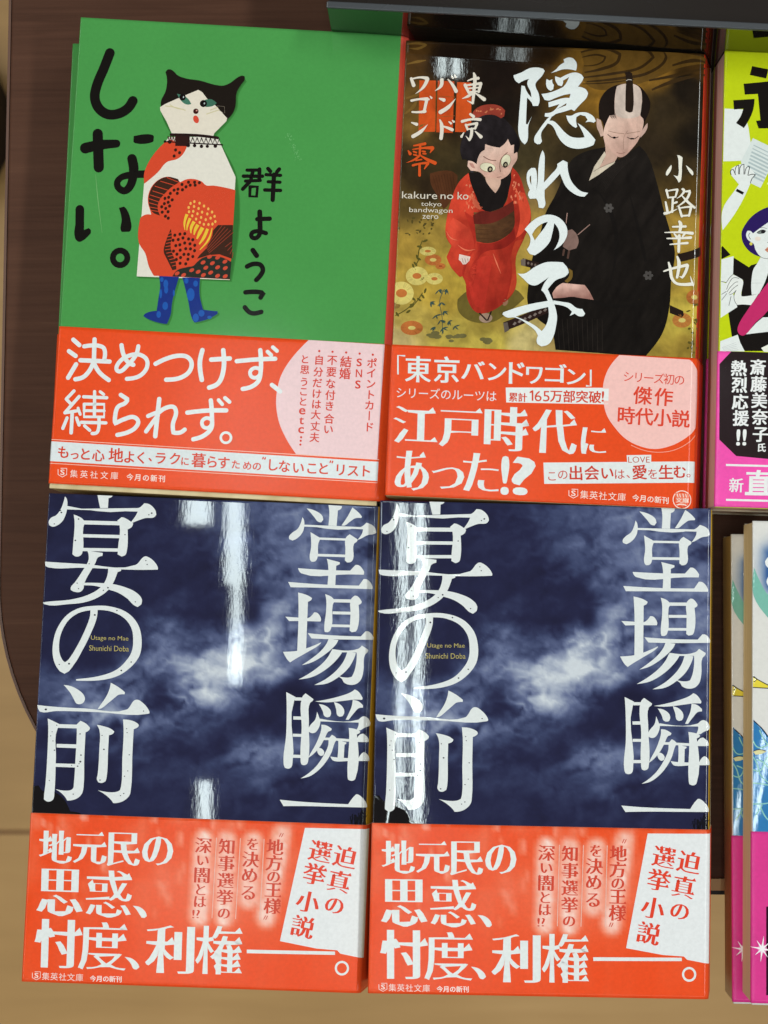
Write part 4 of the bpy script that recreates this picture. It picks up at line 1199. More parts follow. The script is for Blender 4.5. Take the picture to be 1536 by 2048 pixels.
    a.poly('D8', [(575, 130), (620, 80), (720, 52), (820, 68), (868, 110), (860, 160), (832, 178), (770, 148), (690, 146), (620, 172), (580, 190)], (152, 60, 46), 6)
    for i in range(14): a.disc('D8', (rs.uniform(610, 850), rs.uniform(85, 140)), 10, 6, (206, 120, 84), 7, rot=rs.uniform(0, 180), n=7)
    sk = painted((230, 194, 178), (196, 148, 132), .35, .9, (su, sv + 2, 15), 4.0, .25, 3, 3)
    a.poly('D8', [(690, 405), (750, 425), (818, 438), (868, 398), (893, 362), (918, 420), (948, 412), (945, 495), (975, 478), (975, 540), (935, 605), (905, 670), (840, 716), (765, 728), (695, 702), (642, 655), (560, 640),
                  (530, 600), (535, 550), (568, 555), (613, 582), (622, 535), (650, 480), (686, 455)], sk, 6, corner=40)
    a.poly('D8', [(545, 570), (580, 575), (600, 620), (570, 610)], (182, 132, 120), 7)
    a.disc('D8', (712, 612), 72, 42, (150, 128, 100), 7, rot=10); a.disc('D8', (712, 612), 68, 38, (226, 220, 190), 8, rot=10)
    a.disc('D8', (874, 556), 44, 60, (150, 128, 100), 7, rot=18); a.disc('D8', (874, 556), 40, 56, (226, 220, 190), 8, rot=18)
    for x, y, rx, ry in ((733, 630, 24, 28), (870, 591, 22, 28)):
        a.disc('D8', (x, y), rx, ry, (40, 34, 30), 9, rot=15); a.disc('D8', (x + 2, y), rx * .45, ry * .5, (170, 158, 130), 10, rot=15, n=10)
    for p, w in (([(675, 515), (730, 545), (785, 552)], 7), ([(888, 482), (832, 540), (820, 600), (826, 652)], 6), ([(795, 702), (830, 698)], 5)): a.stroke('D8', p, w, (120, 82, 70), 8)
    # ---- man in a black kimono
    mu, mv = a.uv('P', (1210, 520))
    rb = painted((15, 12, 11), (34, 29, 26), .4, -.6, (mu, mv - 12, 90), 5.0, .42, 1.4, 7.0, 28)
    a.stroke('A8', [(1062, 535), (1180, 505), (1270, 462)], 62, (36, 25, 21), 2, cap=False)
    a.poly('A8', [(1000, 890), (1100, 935), (1105, 965), (1090, 985), (1000, 950)], (38, 26, 22), 2, smooth=False)
    a.poly('P', [(1148, 324), (1135, 348), (1115, 394), (1096, 429), (1085, 470), (1070, 517), (1061, 576), (1061, 612), (1080, 640), (1110, 660), (1116, 702), (1293, 714), (1327, 666), (1340, 614), (1343, 562),
                 (1350, 508), (1341, 468), (1328, 424), (1315, 373), (1295, 315), (1280, 298), (1240, 325), (1215, 300), (1170, 310)], rb, 2)
    for i in range(9): a.stroke('G3', [(300 + i * 22, 1900 + i * 10), (480 + i * 30, 1660 - i * 4), (700 + i * 34, 1480 - i * 8)], [2, 6, 2], (46, 40, 37), 3, cap=False)
    for i in range(10): a.stroke('A8', [(150 + i * 38, 1000), (170 + i * 36, 1240)], 3, (42, 36, 32), 3, cap=False)
    for p, w in (([(470, 40), (560, 200), (600, 420), (560, 700)], 30), ([(700, 60), (760, 300), (820, 560)], 22), ([(330, 760), (420, 860), (600, 900), (820, 880)], 24)):
        a.stroke('A8', p, [4, w, w, 4][:len(p)], (20, 17, 16), 3, cap=False)
    for x, y, rr in ((540, 155, 42), (838, 667, 42)):
        for k in range(6):
            an = k * 1.047
            a.disc('A8', (x + rr * .5 * math.cos(an), y + rr * .5 * math.sin(an)), rr * .42, rr * .3, (76, 72, 70), 4, rot=math.degrees(an), n=9)
        a.disc('A8', (x, y), rr * .18, rr * .18, (34, 30, 28), 5, n=8)
    a.poly('D4', [(745, 780), (800, 765), (850, 820), (870, 900), (845, 970), (765, 992), (700, 950)], (134, 106, 98), 4)
    for p in ([(860, 825), (990, 715)], [(748, 590), (736, 700)]): a.stroke('D4', p, 9, (160, 126, 116), 4, cap=False)
    for p in ([(715, 985), (705, 1040)], [(770, 985), (755, 1070)]): a.stroke('D4', p, 22, (86, 62, 54), 3)
    a.poly('D4', [(590, 1450), (640, 1380), (700, 1340), (800, 1350), (935, 1362), (985, 1430), (1032, 1522), (880, 1500), (800, 1488), (700, 1500), (600, 1505)], painted((222, 178, 164), (158, 112, 102), .2, 1, (a.uv('D4', (800, 1430))[0], a.uv('D4', (800, 1430))[1], 5), 8.0, .4, 2, 2), 4, corner=35)
    a.poly('D4', [(760, 1180), (805, 1210), (800, 1290), (750, 1340), (720, 1320), (770, 1260)], (118, 92, 40), 4)
    a.stroke('D4', [(75, 1812), (300, 1722), (520, 1618)], 92, (44, 28, 25), 4, cap=False)
    for k in range(7): a.poly('D4', [(160 + k * 55, 1790 - k * 25), (185 + k * 55, 1760 - k * 25), (205 + k * 55, 1775 - k * 25), (182 + k * 55, 1800 - k * 25)], (126, 112, 106), 5, smooth=False)
    a.poly('D4', [(60, 1775), (105, 1765), (125, 1850), (75, 1878)], (96, 84, 78), 5)
    a.stroke('D4', [(262, 1112), (440, 1160)], 76, (42, 28, 25), 4, cap=False)
    a.poly('D4', [(250, 1090), (300, 1078), (300, 1160), (255, 1150)], (118, 104, 94), 5)
    for k in range(3): a.disc('D4', (330 + k * 38, 1128 + k * 10), 12, 16, (120, 104, 96), 5, n=8)
    # head
    a.poly('G3', [(470, 1100), (520, 1200), (600, 1310), (690, 1415), (640, 1490), (480, 1590), (395, 1590), (500, 1385)], (200, 164, 148), 4)
    a.poly('G3', [(250, 1780), (330, 1560), (490, 1328), (512, 1380), (405, 1590), (655, 1480), (640, 1512), (400, 1690)], (206, 192, 172), 5, smooth=False)
    a.stroke('G3', [(320, 1640), (410, 1585), (640, 1490)], 6, (110, 92, 80), 6, cap=False)
    fu, fv = a.uv('G3', (780, 1000))
    hb = (28, 20, 17)
    fs = painted((230, 196, 180), (190, 148, 134), .45, .85, (fu, fv + 2, 15), 7.0, .25, 3, 3)
    a.poly('G3', [(410, 820), (402, 600), (430, 500), (520, 380), (640, 310), (760, 288), (980, 300), (1100, 400), (1190, 570), (1180, 700), (1110, 880), (1075, 1010), (1000, 900), (700, 800), (540, 880), (482, 965), (440, 840)], hb, 4)
    a.poly('G3', [(370, 810), (430, 840), (465, 980), (478, 1080), (430, 1096), (410, 1040), (370, 950)], (206, 172, 156), 5)
    a.poly('G3', [(1150, 895), (1142, 990), (1040, 1122), (1052, 1050), (1095, 965)], (196, 162, 150), 5)
    a.poly('G3', [(680, 320), (760, 290), (820, 284), (960, 300), (1040, 370), (1065, 560), (1042, 780), (1085, 835), (1070, 1000), (1000, 1180), (905, 1300), (800, 1402), (730, 1422), (660, 1390), (570, 1290), (490, 1180), (476, 1010),
                  (520, 870), (570, 770), (650, 762), (642, 600), (655, 430)], fs, 6)
    a.poly('G3', [(680, 325), (760, 295), (820, 289), (955, 305), (1035, 372), (1060, 560), (1036, 780), (900, 820), (720, 800), (655, 755), (647, 600), (660, 430)], (208, 188, 176), 7)
    for i in range(9): a.stroke('G3', [(560 + i * 12, 740 + (i % 2) * 20), (590 + i * 10, 800 + (i % 3) * 12)], 5, hb, 8, cap=False)
    a.poly('G3', [(800, 108), (870, 95), (915, 130), (925, 300), (937, 600), (920, 718), (872, 730), (810, 700), (812, 400), (820, 180)], (38, 27, 20), 8)
    a.stroke('G3', [(822, 238), (860, 222), (902, 228)], 9, (206, 196, 184), 9)
    for p, w, c in (([(550, 1010), (660, 1040), (790, 1055)], 8, (156, 122, 106)), ([(830, 1056), (920, 1042), (1030, 1026)], 8, (156, 122, 106)), ([(540, 1065), (590, 1105), (640, 1118), (700, 1108)], 11, (58, 42, 38)),
                    ([(840, 1110), (900, 1140), (950, 1138), (1010, 1098)], 10, (58, 42, 38)), ([(850, 1010), (800, 1080), (782, 1160), (782, 1300)], 6, (150, 116, 104)), ([(680, 1345), (740, 1364), (800, 1348)], 7, (146, 100, 92))):
        a.stroke('G3', p, w, c, 8)
    a.disc('G3', (640, 1116), 26, 17, (28, 20, 20), 9, n=10); a.disc('G3', (912, 1136), 34, 13, (28, 20, 20), 9, n=10)
    # ---- brush title
    w = (230, 236, 236)
    gl = (58, 44, 30)
    for pts, crop, holes in (
        ([(215, 240), (330, 200), (430, 150), (540, 140), (620, 160), (640, 190), (600, 260), (520, 350), (515, 390), (560, 500), (570, 600), (550, 660), (480, 660), (460, 610), (400, 545), (385, 900), (405, 910), (470, 795), (420, 920),
          (405, 1130), (370, 1180), (320, 1130), (285, 1030), (290, 800), (310, 560), (325, 380), (370, 390), (395, 460), (460, 545), (450, 470), (405, 370), (410, 320), (430, 290), (340, 320), (290, 350), (240, 310)], 'D3', ()),
        ([(725, 220), (800, 165), (840, 120), (905, 80), (895, 40), (960, 15), (1020, 25), (1070, 90), (1070, 170), (1060, 195), (980, 175), (880, 175), (800, 200)], 'D3', ()),
        ([(665, 300), (705, 320), (745, 305), (745, 350), (765, 380), (755, 440), (720, 460), (680, 430), (660, 380)], 'D3', ()),
        ([(780, 265), (830, 280), (880, 300), (890, 350), (870, 400), (820, 385), (785, 320)], 'D3', ()),
        ([(850, 290), (950, 240), (1050, 218), (1130, 245), (1165, 290), (1150, 330), (1090, 410), (1190, 445), (1225, 500), (1205, 560), (1120, 650), (1040, 738), (1000, 715), (900, 745), (790, 775), (735, 808), (640, 805), (645, 760),
          (740, 745), (840, 640), (740, 670), (695, 680), (690, 615), (760, 595), (900, 560), (975, 560), (990, 505), (900, 520), (780, 560), (700, 590), (640, 580), (595, 500), (700, 485), (850, 430), (900, 400), (970, 280), (880, 330)], 'D3',
         ([(790, 715), (850, 690), (930, 660), (935, 630), (870, 670)],)),
        ([(700, 815), (740, 800), (700, 870), (650, 940), (600, 1010), (590, 1070), (605, 1140), (580, 1175), (540, 1180), (500, 1150), (500, 1090), (560, 990), (640, 880)], 'D3', ()),
        ([(685, 865), (760, 870), (830, 930), (900, 1010), (990, 1080), (1080, 1100), (1180, 1095), (1160, 1040), (1085, 900), (1170, 960), (1250, 1040), (1325, 1130), (1300, 1200), (1200, 1235), (1080, 1248), (960, 1220), (870, 1150),
          (810, 1060), (770, 970), (730, 920), (680, 900)], 'D3', ()),
        ([(930, 795), (1000, 800), (1060, 770), (1150, 755), (1230, 770), (1300, 820), (1330, 880), (1300, 900), (1240, 885), (1190, 895), (1220, 860), (1190, 810), (1120, 790), (1070, 820), (1065, 870), (1080, 950), (1060, 965), (1010, 935), (960, 880)], 'D3', ()),
        ([(610, 1262), (635, 1310), (640, 1450), (630, 1700), (720, 1600), (810, 1490), (810, 1450), (890, 1400), (950, 1430), (960, 1560), (1000, 1680), (1060, 1760), (1130, 1820), (1230, 1845), (1180, 1895), (1120, 1890), (1030, 1850),
          (930, 1760), (880, 1660), (850, 1580), (760, 1680), (640, 1800), (640, 1900), (650, 2000), (620, 2050), (560, 2040), (545, 1950), (525, 1915), (440, 1920), (412, 1870), (425, 1820), (440, 1800), (400, 1680), (405, 1560),
          (460, 1500), (510, 1500), (530, 1550), (525, 1810), (545, 1700), (555, 1500), (580, 1340)], 'D3', ([(440, 1620), (455, 1600), (460, 1730), (440, 1680)],)),
        ([(290, 765), (370, 680), (450, 630), (540, 608), (640, 630), (720, 700), (750, 780), (740, 850), (690, 930), (605, 990), (640, 930), (665, 850), (655, 770), (610, 700), (590, 800), (560, 900), (480, 990), (400, 1045), (345, 1030),
          (315, 980), (345, 930), (350, 850)], 'D4', ([(370, 820), (410, 760), (470, 710), (540, 685), (510, 740), (440, 830), (400, 885)],)),
        ([(215, 1240), (290, 1240), (400, 1170), (520, 1120), (620, 1115), (700, 1120), (750, 1180), (765, 1230), (730, 1270), (630, 1310), (570, 1370), (540, 1410), (580, 1500), (620, 1600), (640, 1700), (630, 1800), (600, 1920),
          (550, 2000), (470, 2025), (430, 2000), (420, 1960), (435, 1910), (400, 1850), (310, 1780), (250, 1740), (180, 1715), (100, 1715), (50, 1680), (60, 1660), (200, 1610), (350, 1570), (540, 1535), (500, 1450), (470, 1420),
          (500, 1350), (550, 1280), (480, 1330), (410, 1368), (350, 1360), (270, 1290)], 'D4', ([(195, 1705), (350, 1650), (545, 1600), (550, 1700), (520, 1800), (475, 1860), (400, 1800), (310, 1752)],)),
        ([(600, 1530), (700, 1545), (780, 1560), (850, 1610), (910, 1620), (940, 1670), (925, 1695), (880, 1700), (830, 1670), (775, 1695), (800, 1650), (740, 1600), (600, 1570)], 'D4', ())):
        a.poly(crop, pts, w, 12, holes, corner=42)
    cr = (228, 218, 204)
    a.brush('G8', [
        ([(1115, 238), (1190, 212), (1262, 206)], [18, 28, 42]), ([(1200, 135), (1214, 180), (1200, 400), (1185, 550)], [26, 50, 46, 34]), ([(1078, 298), (1130, 405)], [46, 36]), ([(1105, 300), (1300, 278)], [24, 40]),
        ([(1298, 288), (1268, 395)], [44, 34]), ([(1130, 345), (1270, 335)], 22), ([(1130, 396), (1268, 386)], 24), ([(1190, 405), (1120, 452), (1035, 486)], [36, 40, 6]), ([(1212, 405), (1280, 452), (1345, 500)], [14, 36, 54]), ([(1183, 552), (1105, 515)], [32, 5]),
        ([(1152, 705), (1195, 738)], [34, 46]), ([(1035, 803), (1170, 776), (1290, 782)], [40, 30, 42]), ([(1088, 852), (1112, 918)], [34, 30]), ([(1092, 856), (1245, 832)], [22, 36]), ([(1243, 842), (1218, 906)], [40, 30]), ([(1112, 914), (1225, 902)], 22),
        ([(1170, 912), (1164, 1000), (1140, 1064)], [42, 42, 30]), ([(1138, 1066), (1085, 1005)], [30, 5]), ([(1060, 958), (1026, 1015)], [12, 36]), ([(1220, 945), (1300, 1022)], [16, 50]),
        ([(748, 220), (738, 300), (652, 368)], [54, 46, 6]), ([(838, 215), (900, 290), (950, 380)], [18, 42, 52]), ([(888, 168), (905, 194)], [20, 30]), ([(930, 152), (944, 184)], [18, 30]),
        ([(714, 478), (776, 500)], [20, 52]), ([(730, 668), (840, 600), (940, 485)], [58, 52, 6]),
        ([(720, 778), (745, 850), (736, 1035)], [20, 52, 50]), ([(752, 864), (830, 890), (895, 918)], [18, 36, 46]), ([(848, 804), (878, 828)], [16, 32]), ([(897, 788), (918, 806)], [16, 30]),
        ([(314, 192), (348, 284)], [40, 54]), ([(322, 197), (450, 177), (540, 195)], [22, 28, 54]), ([(545, 202), (490, 310), (375, 405)], [54, 42, 5]),
        ([(316, 500), (430, 482), (536, 482)], [34, 28, 50]), ([(534, 492), (510, 600), (496, 660)], [46, 40, 40]), ([(328, 660), (420, 664), (510, 655)], [26, 30, 42]), ([(542, 464), (563, 488)], [14, 28]), ([(582, 444), (602, 468)], [14, 28]),
        ([(318, 808), (390, 834)], [18, 46]), ([(338, 1002), (450, 936), (545, 840)], [52, 50, 5])], cr)
    a.brush('G8', [
        ([(350, 1134), (508, 1108)], [22, 42]), ([(268, 1204), (296, 1246)], [18, 46]), ([(330, 1186), (480, 1168), (612, 1168)], [14, 28, 52]), ([(618, 1174), (580, 1238)], [46, 10]), ([(440, 1130), (432, 1260)], [36, 30]),
        ([(345, 1216), (385, 1230)], 24), ([(350, 1260), (390, 1270)], 24), ([(470, 1214), (510, 1220)], 24), ([(480, 1246), (520, 1250)], 22), ([(440, 1262), (370, 1322), (245, 1370)], [30, 32, 5]),
        ([(442, 1272), (540, 1330), (650, 1380)], [18, 42, 52]), ([(380, 1342), (460, 1328)], 20), ([(335, 1410), (440, 1386), (550, 1378)], [34, 26, 40]), ([(550, 1386), (500, 1460)], [40, 16]), ([(430, 1392), (430, 1550)], [34, 40])], (214, 84, 34))
    rm = (222, 212, 196)
    a.fit('A5', 'kakure', (112, 1690, 428, 1752), rm, 12, 'sans', .03); a.fit('A5', 'no', (458, 1717, 572, 1757), rm, 12, 'sans', .03); a.fit('A5', 'ko', (610, 1696, 706, 1762), rm, 12, 'sans', .03)
    a.fit('A7', 'tokyo', (318, 108, 495, 158), rm, 12, 'sans', .03); a.fit('A7', 'bandwagon', (215, 160, 592, 214), rm, 12, 'sans', .03); a.fit('A7', 'zero', (330, 224, 468, 256), rm, 12, 'sans', .03)
    w2 = (236, 232, 220)
    a.poly('G7', [(365, 122), (400, 128), (438, 155), (430, 260), (425, 400), (410, 470), (385, 488), (368, 450), (318, 388), (370, 405), (380, 390), (385, 250), (380, 170)], w2, 12)
    a.poly('G7', [(290, 250), (293, 290), (270, 350), (235, 395), (218, 385), (222, 345), (255, 290)], w2, 12)
    a.poly('G7', [(483, 258), (530, 295), (575, 345), (580, 385), (568, 395), (535, 360), (500, 300)], w2, 12)
    a.brush('G7', [
        ([(225, 588), (250, 690)], [32, 24]), ([(230, 602), (330, 584), (370, 582)], [16, 22, 30]), ([(370, 588), (345, 680)], [32, 22]), ([(252, 688), (345, 680)], 20), ([(312, 690), (302, 880)], 30), ([(305, 772), (362, 750)], [20, 28]),
        ([(215, 748), (240, 872)], [24, 34]), ([(205, 900), (260, 890), (370, 840)], [40, 30, 6]), ([(440, 578), (458, 595), (430, 650), (365, 700)], [32, 34, 26, 6]), ([(450, 612), (540, 602), (500, 700), (430, 770), (362, 810)], [16, 34, 32, 22, 6]),
        ([(420, 650), (500, 740), (598, 826)], [12, 34, 30]), ([(390, 812), (430, 940)], [26, 32]), ([(392, 832), (480, 818), (552, 814)], [16, 22, 32]), ([(552, 818), (525, 935)], [34, 26]), ([(430, 934), (530, 928)], 24),
        ([(398, 1012), (414, 1040), (400, 1150)], [34, 48, 36]), ([(310, 1080), (480, 1076)], [22, 32]), ([(205, 1156), (390, 1154), (570, 1168)], [12, 26, 42]), ([(330, 1172), (370, 1222)], [18, 34]), ([(470, 1168), (435, 1222)], [34, 18]),
        ([(236, 1236), (400, 1234), (548, 1226)], [18, 26, 38]), ([(276, 1316), (400, 1306), (505, 1298)], [16, 24, 34]), ([(396, 1200), (390, 1412)], [40, 36]),
        ([(196, 1676), (300, 1642), (500, 1594)], [20, 30, 42]), ([(508, 1602), (480, 1690), (440, 1760), (400, 1745)], [40, 40, 32, 6]), ([(372, 1482), (394, 1560), (370, 1758)], [26, 48, 34]),
        ([(258, 1560), (280, 1640), (302, 1770), (360, 1838), (460, 1854), (560, 1848)], [24, 42, 40, 34, 38, 46]), ([(578, 1856), (545, 1742)], [36, 6])], w2)
    return a


A_DARK = dark_art()
_P = [(830, 100, 70, 47, 20), (850, 200, 100, 72, 32), (840, 250, 112, 84, 38), (900, 120, 26, 17, 12), (900, 250, 44, 32, 18), (1000, 150, 24, 15, 11), (1000, 230, 24, 17, 13), (1090, 110, 40, 26, 13), (1150, 150, 104, 74, 28), (1200, 110, 112, 80, 29), (1230, 190, 118, 84, 28), (1300, 150, 126, 90, 32),
      (1390, 140, 66, 45, 19), (1370, 190, 28, 21, 14), (1330, 240, 50, 39, 24), (1390, 290, 26, 20, 14), (1370, 350, 58, 46, 28), (1390, 380, 92, 68, 27), (1370, 470, 150, 120, 50), (1390, 560, 138, 112, 42), (1370, 640, 168, 148, 62),
      (1385, 690, 124, 102, 42), (1300, 300, 44, 34, 22), (870, 320, 62, 50, 28), (830, 330, 54, 42, 24), (850, 380, 44, 32, 19), (960, 320, 54, 46, 28), (1050, 320, 66, 56, 34), (1060, 380, 132, 106, 62), (820, 420, 92, 74, 36),
      (850, 460, 134, 110, 48), (810, 500, 146, 118, 50), (850, 540, 150, 124, 52), (880, 600, 152, 126, 50), (830, 640, 158, 136, 64), (800, 692, 168, 148, 98), (900, 690, 152, 134, 60), (960, 560, 152, 130, 48), (990, 640, 128, 108, 46),
      (1060, 560, 156, 134, 56), (1070, 480, 150, 124, 58), (1050, 690, 168, 152, 100), (1110, 690, 140, 118, 70), (1000, 690, 160, 142, 62), (1340, 560, 140, 116, 48), (1000, 300, 40, 32, 22), (1150, 330, 50, 40, 24)]
_k = lambda p: 1.16 if p[1] > 430 else (1.14 if p[1] < 200 and p[2] > 60 else 1.0)
DPTS = [(*A_DARK.uv('P', p[:2]), *(c * _k(p) for c in p[2:])) for p in _P]


def dark_base(U, V):
    wu = U + 5 * (fbm(U / 7 + 3, V / 7, 4) - .5); wv = V + 5 * (fbm(U / 7, V / 7 + 40, 4) - .5)
    num = np.zeros(U.shape + (3,)); den = np.zeros(U.shape)
    for x, y, r, g, b in DPTS:
        w = 1 / (((wu - x) ** 2 + (wv - y) ** 2) / 30 + .25) ** 2
        num += w[..., None] * np.array((r, g, b)); den += w
    c = num / den[..., None]
    c = c * (1 + .34 * (fbm(U / 3.2, V / 2.2, 5) - .5))[..., None]
    # red spine beyond the sloped joint
    return np.where((U > DW + DARK.s_joint)[..., None], np.array((196, 56, 26)), c)


def dark_band_art():
    a = Art(Q_D, DW, DH)
    w = WHITE
    for p in ([(160, 330), (160, 160), (226, 164)],): a.stroke('B1', p, 15, w, 2, cap=False, smooth=False)
    a.stroke('B2', [(508, 248), (508, 380), (470, 378)], 15, w, 2, cap=False, smooth=False)
    B = 'bigmin'
    for crop, ch, bx in (('B1', '東', (225, 165, 458, 398)), ('B1', '京', (485, 165, 712, 400)), ('B1', 'バ', (728, 205, 940, 365)), ('B1', 'ン', (965, 220, 1130, 375)), ('B1', 'ド', (1150, 210, 1290, 402)), ('B1', 'ワ', (1302, 250, 1450, 400)),
                         ('B2', 'ゴ', (140, 205, 315, 355)), ('B2', 'ン', (315, 245, 468, 370))):
        a.fit(crop, ch, bx, w, 2, 'kai', .02)
    a.run('B1', 'シリーズのルーツは', (188, 492), (995, 512), 104, w, 2, 'sans')
    a.poly('P', [(1016, 779), (1221.5, 777), (1220.5, 810), (1017, 809)], (232, 234, 232), 1, smooth=False)
    t = (214, 70, 46)
    a.run('B1', '累計', (1190, 518), (1272, 520), 84, t, 3, 'bold')
    a.poly('P', [(1064, 787), (1069, 784), (1071.5, 784), (1071.5, 805), (1068.3, 805), (1068.3, 788.5), (1064, 790)], t, 3, smooth=False)
    for s, bx in (('6', (1074, 785, 1088, 806)), ('5', (1091, 785, 1104, 806))): a.fit('P', s, bx, t, 3, 'sans', 0.0)
    a.run('B2', '万部突破', (232, 464), (542, 468), 104, t, 3, 'bold')
    a.fit('B2', '!', (596, 420, 614, 505), t, 3, 'bold')
    a.poly('B2', [(735, 128), (1290, 160), (1340, 220), (1368, 290), (1360, 650), (1320, 730), (1240, 800), (1130, 855), (1010, 878), (880, 850), (780, 795), (700, 710), (640, 620), (612, 520), (605, 400), (620, 310), (660, 220)], (244, 194, 188), 1, corner=40)
    a.stroke('B2', [(830, 850), (940, 892), (1060, 903), (1180, 880), (1290, 815), (1355, 735)], 5, (244, 170, 150), 1, cap=False)
    p = (222, 70, 48)
    a.run('B2', 'シリーズ初の', (808, 300), (1210, 322), 92, p, 3, 'sans')
    a.run('B2', '傑作', (922, 450), (1087, 460), 152, p, 3, 'bold')
    a.run('B2', '時代小説', (790, 612), (1222, 632), 148, p, 3, 'bold')
    for crop, ch, bx in (('B1', '江', (115, 615, 520, 945)), ('B1', '戸', (530, 615, 915, 970)), ('B1', '時', (932, 605, 1330, 995)), ('B2', '代', (38, 575, 400, 930)), ('B2', 'に', (430, 715, 635, 930)),
                         ('B1', 'あ', (130, 1010, 440, 1365)), ('B1', 'っ', (460, 1150, 755, 1345)), ('B1', 'た', (742, 1020, 1065, 1362)), ('B1', '!', (1080, 1040, 1155, 1385)), ('B1', '?', (1176, 1045, 1385, 1385))):
        a.fit(crop, ch, bx, w, 2, 'bigmin' if ch not in '!?' else 'bold', .03)
    a.poly('B2', [(128, 1005), (1356, 970), (1352, 1140), (135, 1178)], (226, 230, 230), 1, smooth=False)
    a.poly('B2', [(795, 932), (990, 925), (990, 985), (800, 992)], (228, 232, 232), 2, smooth=False)
    a.fit('B2', 'LOVE', (808, 942, 978, 990), (196, 80, 62), 4, 'light', -.02)
    t2 = (206, 62, 44)
    for ch, x, y, s, st in (('こ', 197, 1112, 92, 'sans'), ('の', 285, 1098, 92, 'sans'), ('出', 390, 1084, 124, 'bold'), ('会', 517, 1080, 124, 'bold'), ('い', 640, 1078, 116, 'bold'), ('は', 738, 1085, 92, 'sans'), ('、', 835, 1075, 92, 'sans'),
                            ('愛', 898, 1066, 124, 'bold'), ('を', 1003, 1078, 92, 'sans'), ('生', 1106, 1062, 124, 'bold'), ('む', 1215, 1056, 112, 'bold'), ('。', 1310, 1058, 92, 'sans')):
        a.glyph('B2', ch, (x, y), s, t2, 3, -1.6, st)
    q = (250, 224, 212)
    logo(a, 'B2', (370, 1252), 72, q)
    a.run('B2', '集英社文庫', (458, 1258), (757, 1270), 72, q, 3)
    a.run('B2', '今月の新刊', (868, 1274), (1103, 1288), 58, q, 3, 'bold')
    a.disc('B2', (1233, 1280), 73, 75, q, 2, inner=.9, n=30)
    a.poly('B2', [(1180, 1225), (1290, 1228), (1285, 1300), (1240, 1335), (1185, 1300)], (236, 120, 90), 2, smooth=False)
    a.fit('B2', '文庫', (1185, 1265, 1285, 1305), q, 4, 'bold', .03)
    for x in (1195, 1215, 1240, 1262): a.stroke('B2', [(x, 1235), (x + 6, 1258)], 7, q, 4)
    a.stroke('B2', [(1195, 1322), (1230, 1316), (1265, 1324)], 9, q, 4)
    return a

# ================================================================== artwork: lime cover and its pink band
Q_L = [(1447, 104), (2105, 120), (2090, 1045), (1428, 1012)]
LW, LH = 103.4, 147.4


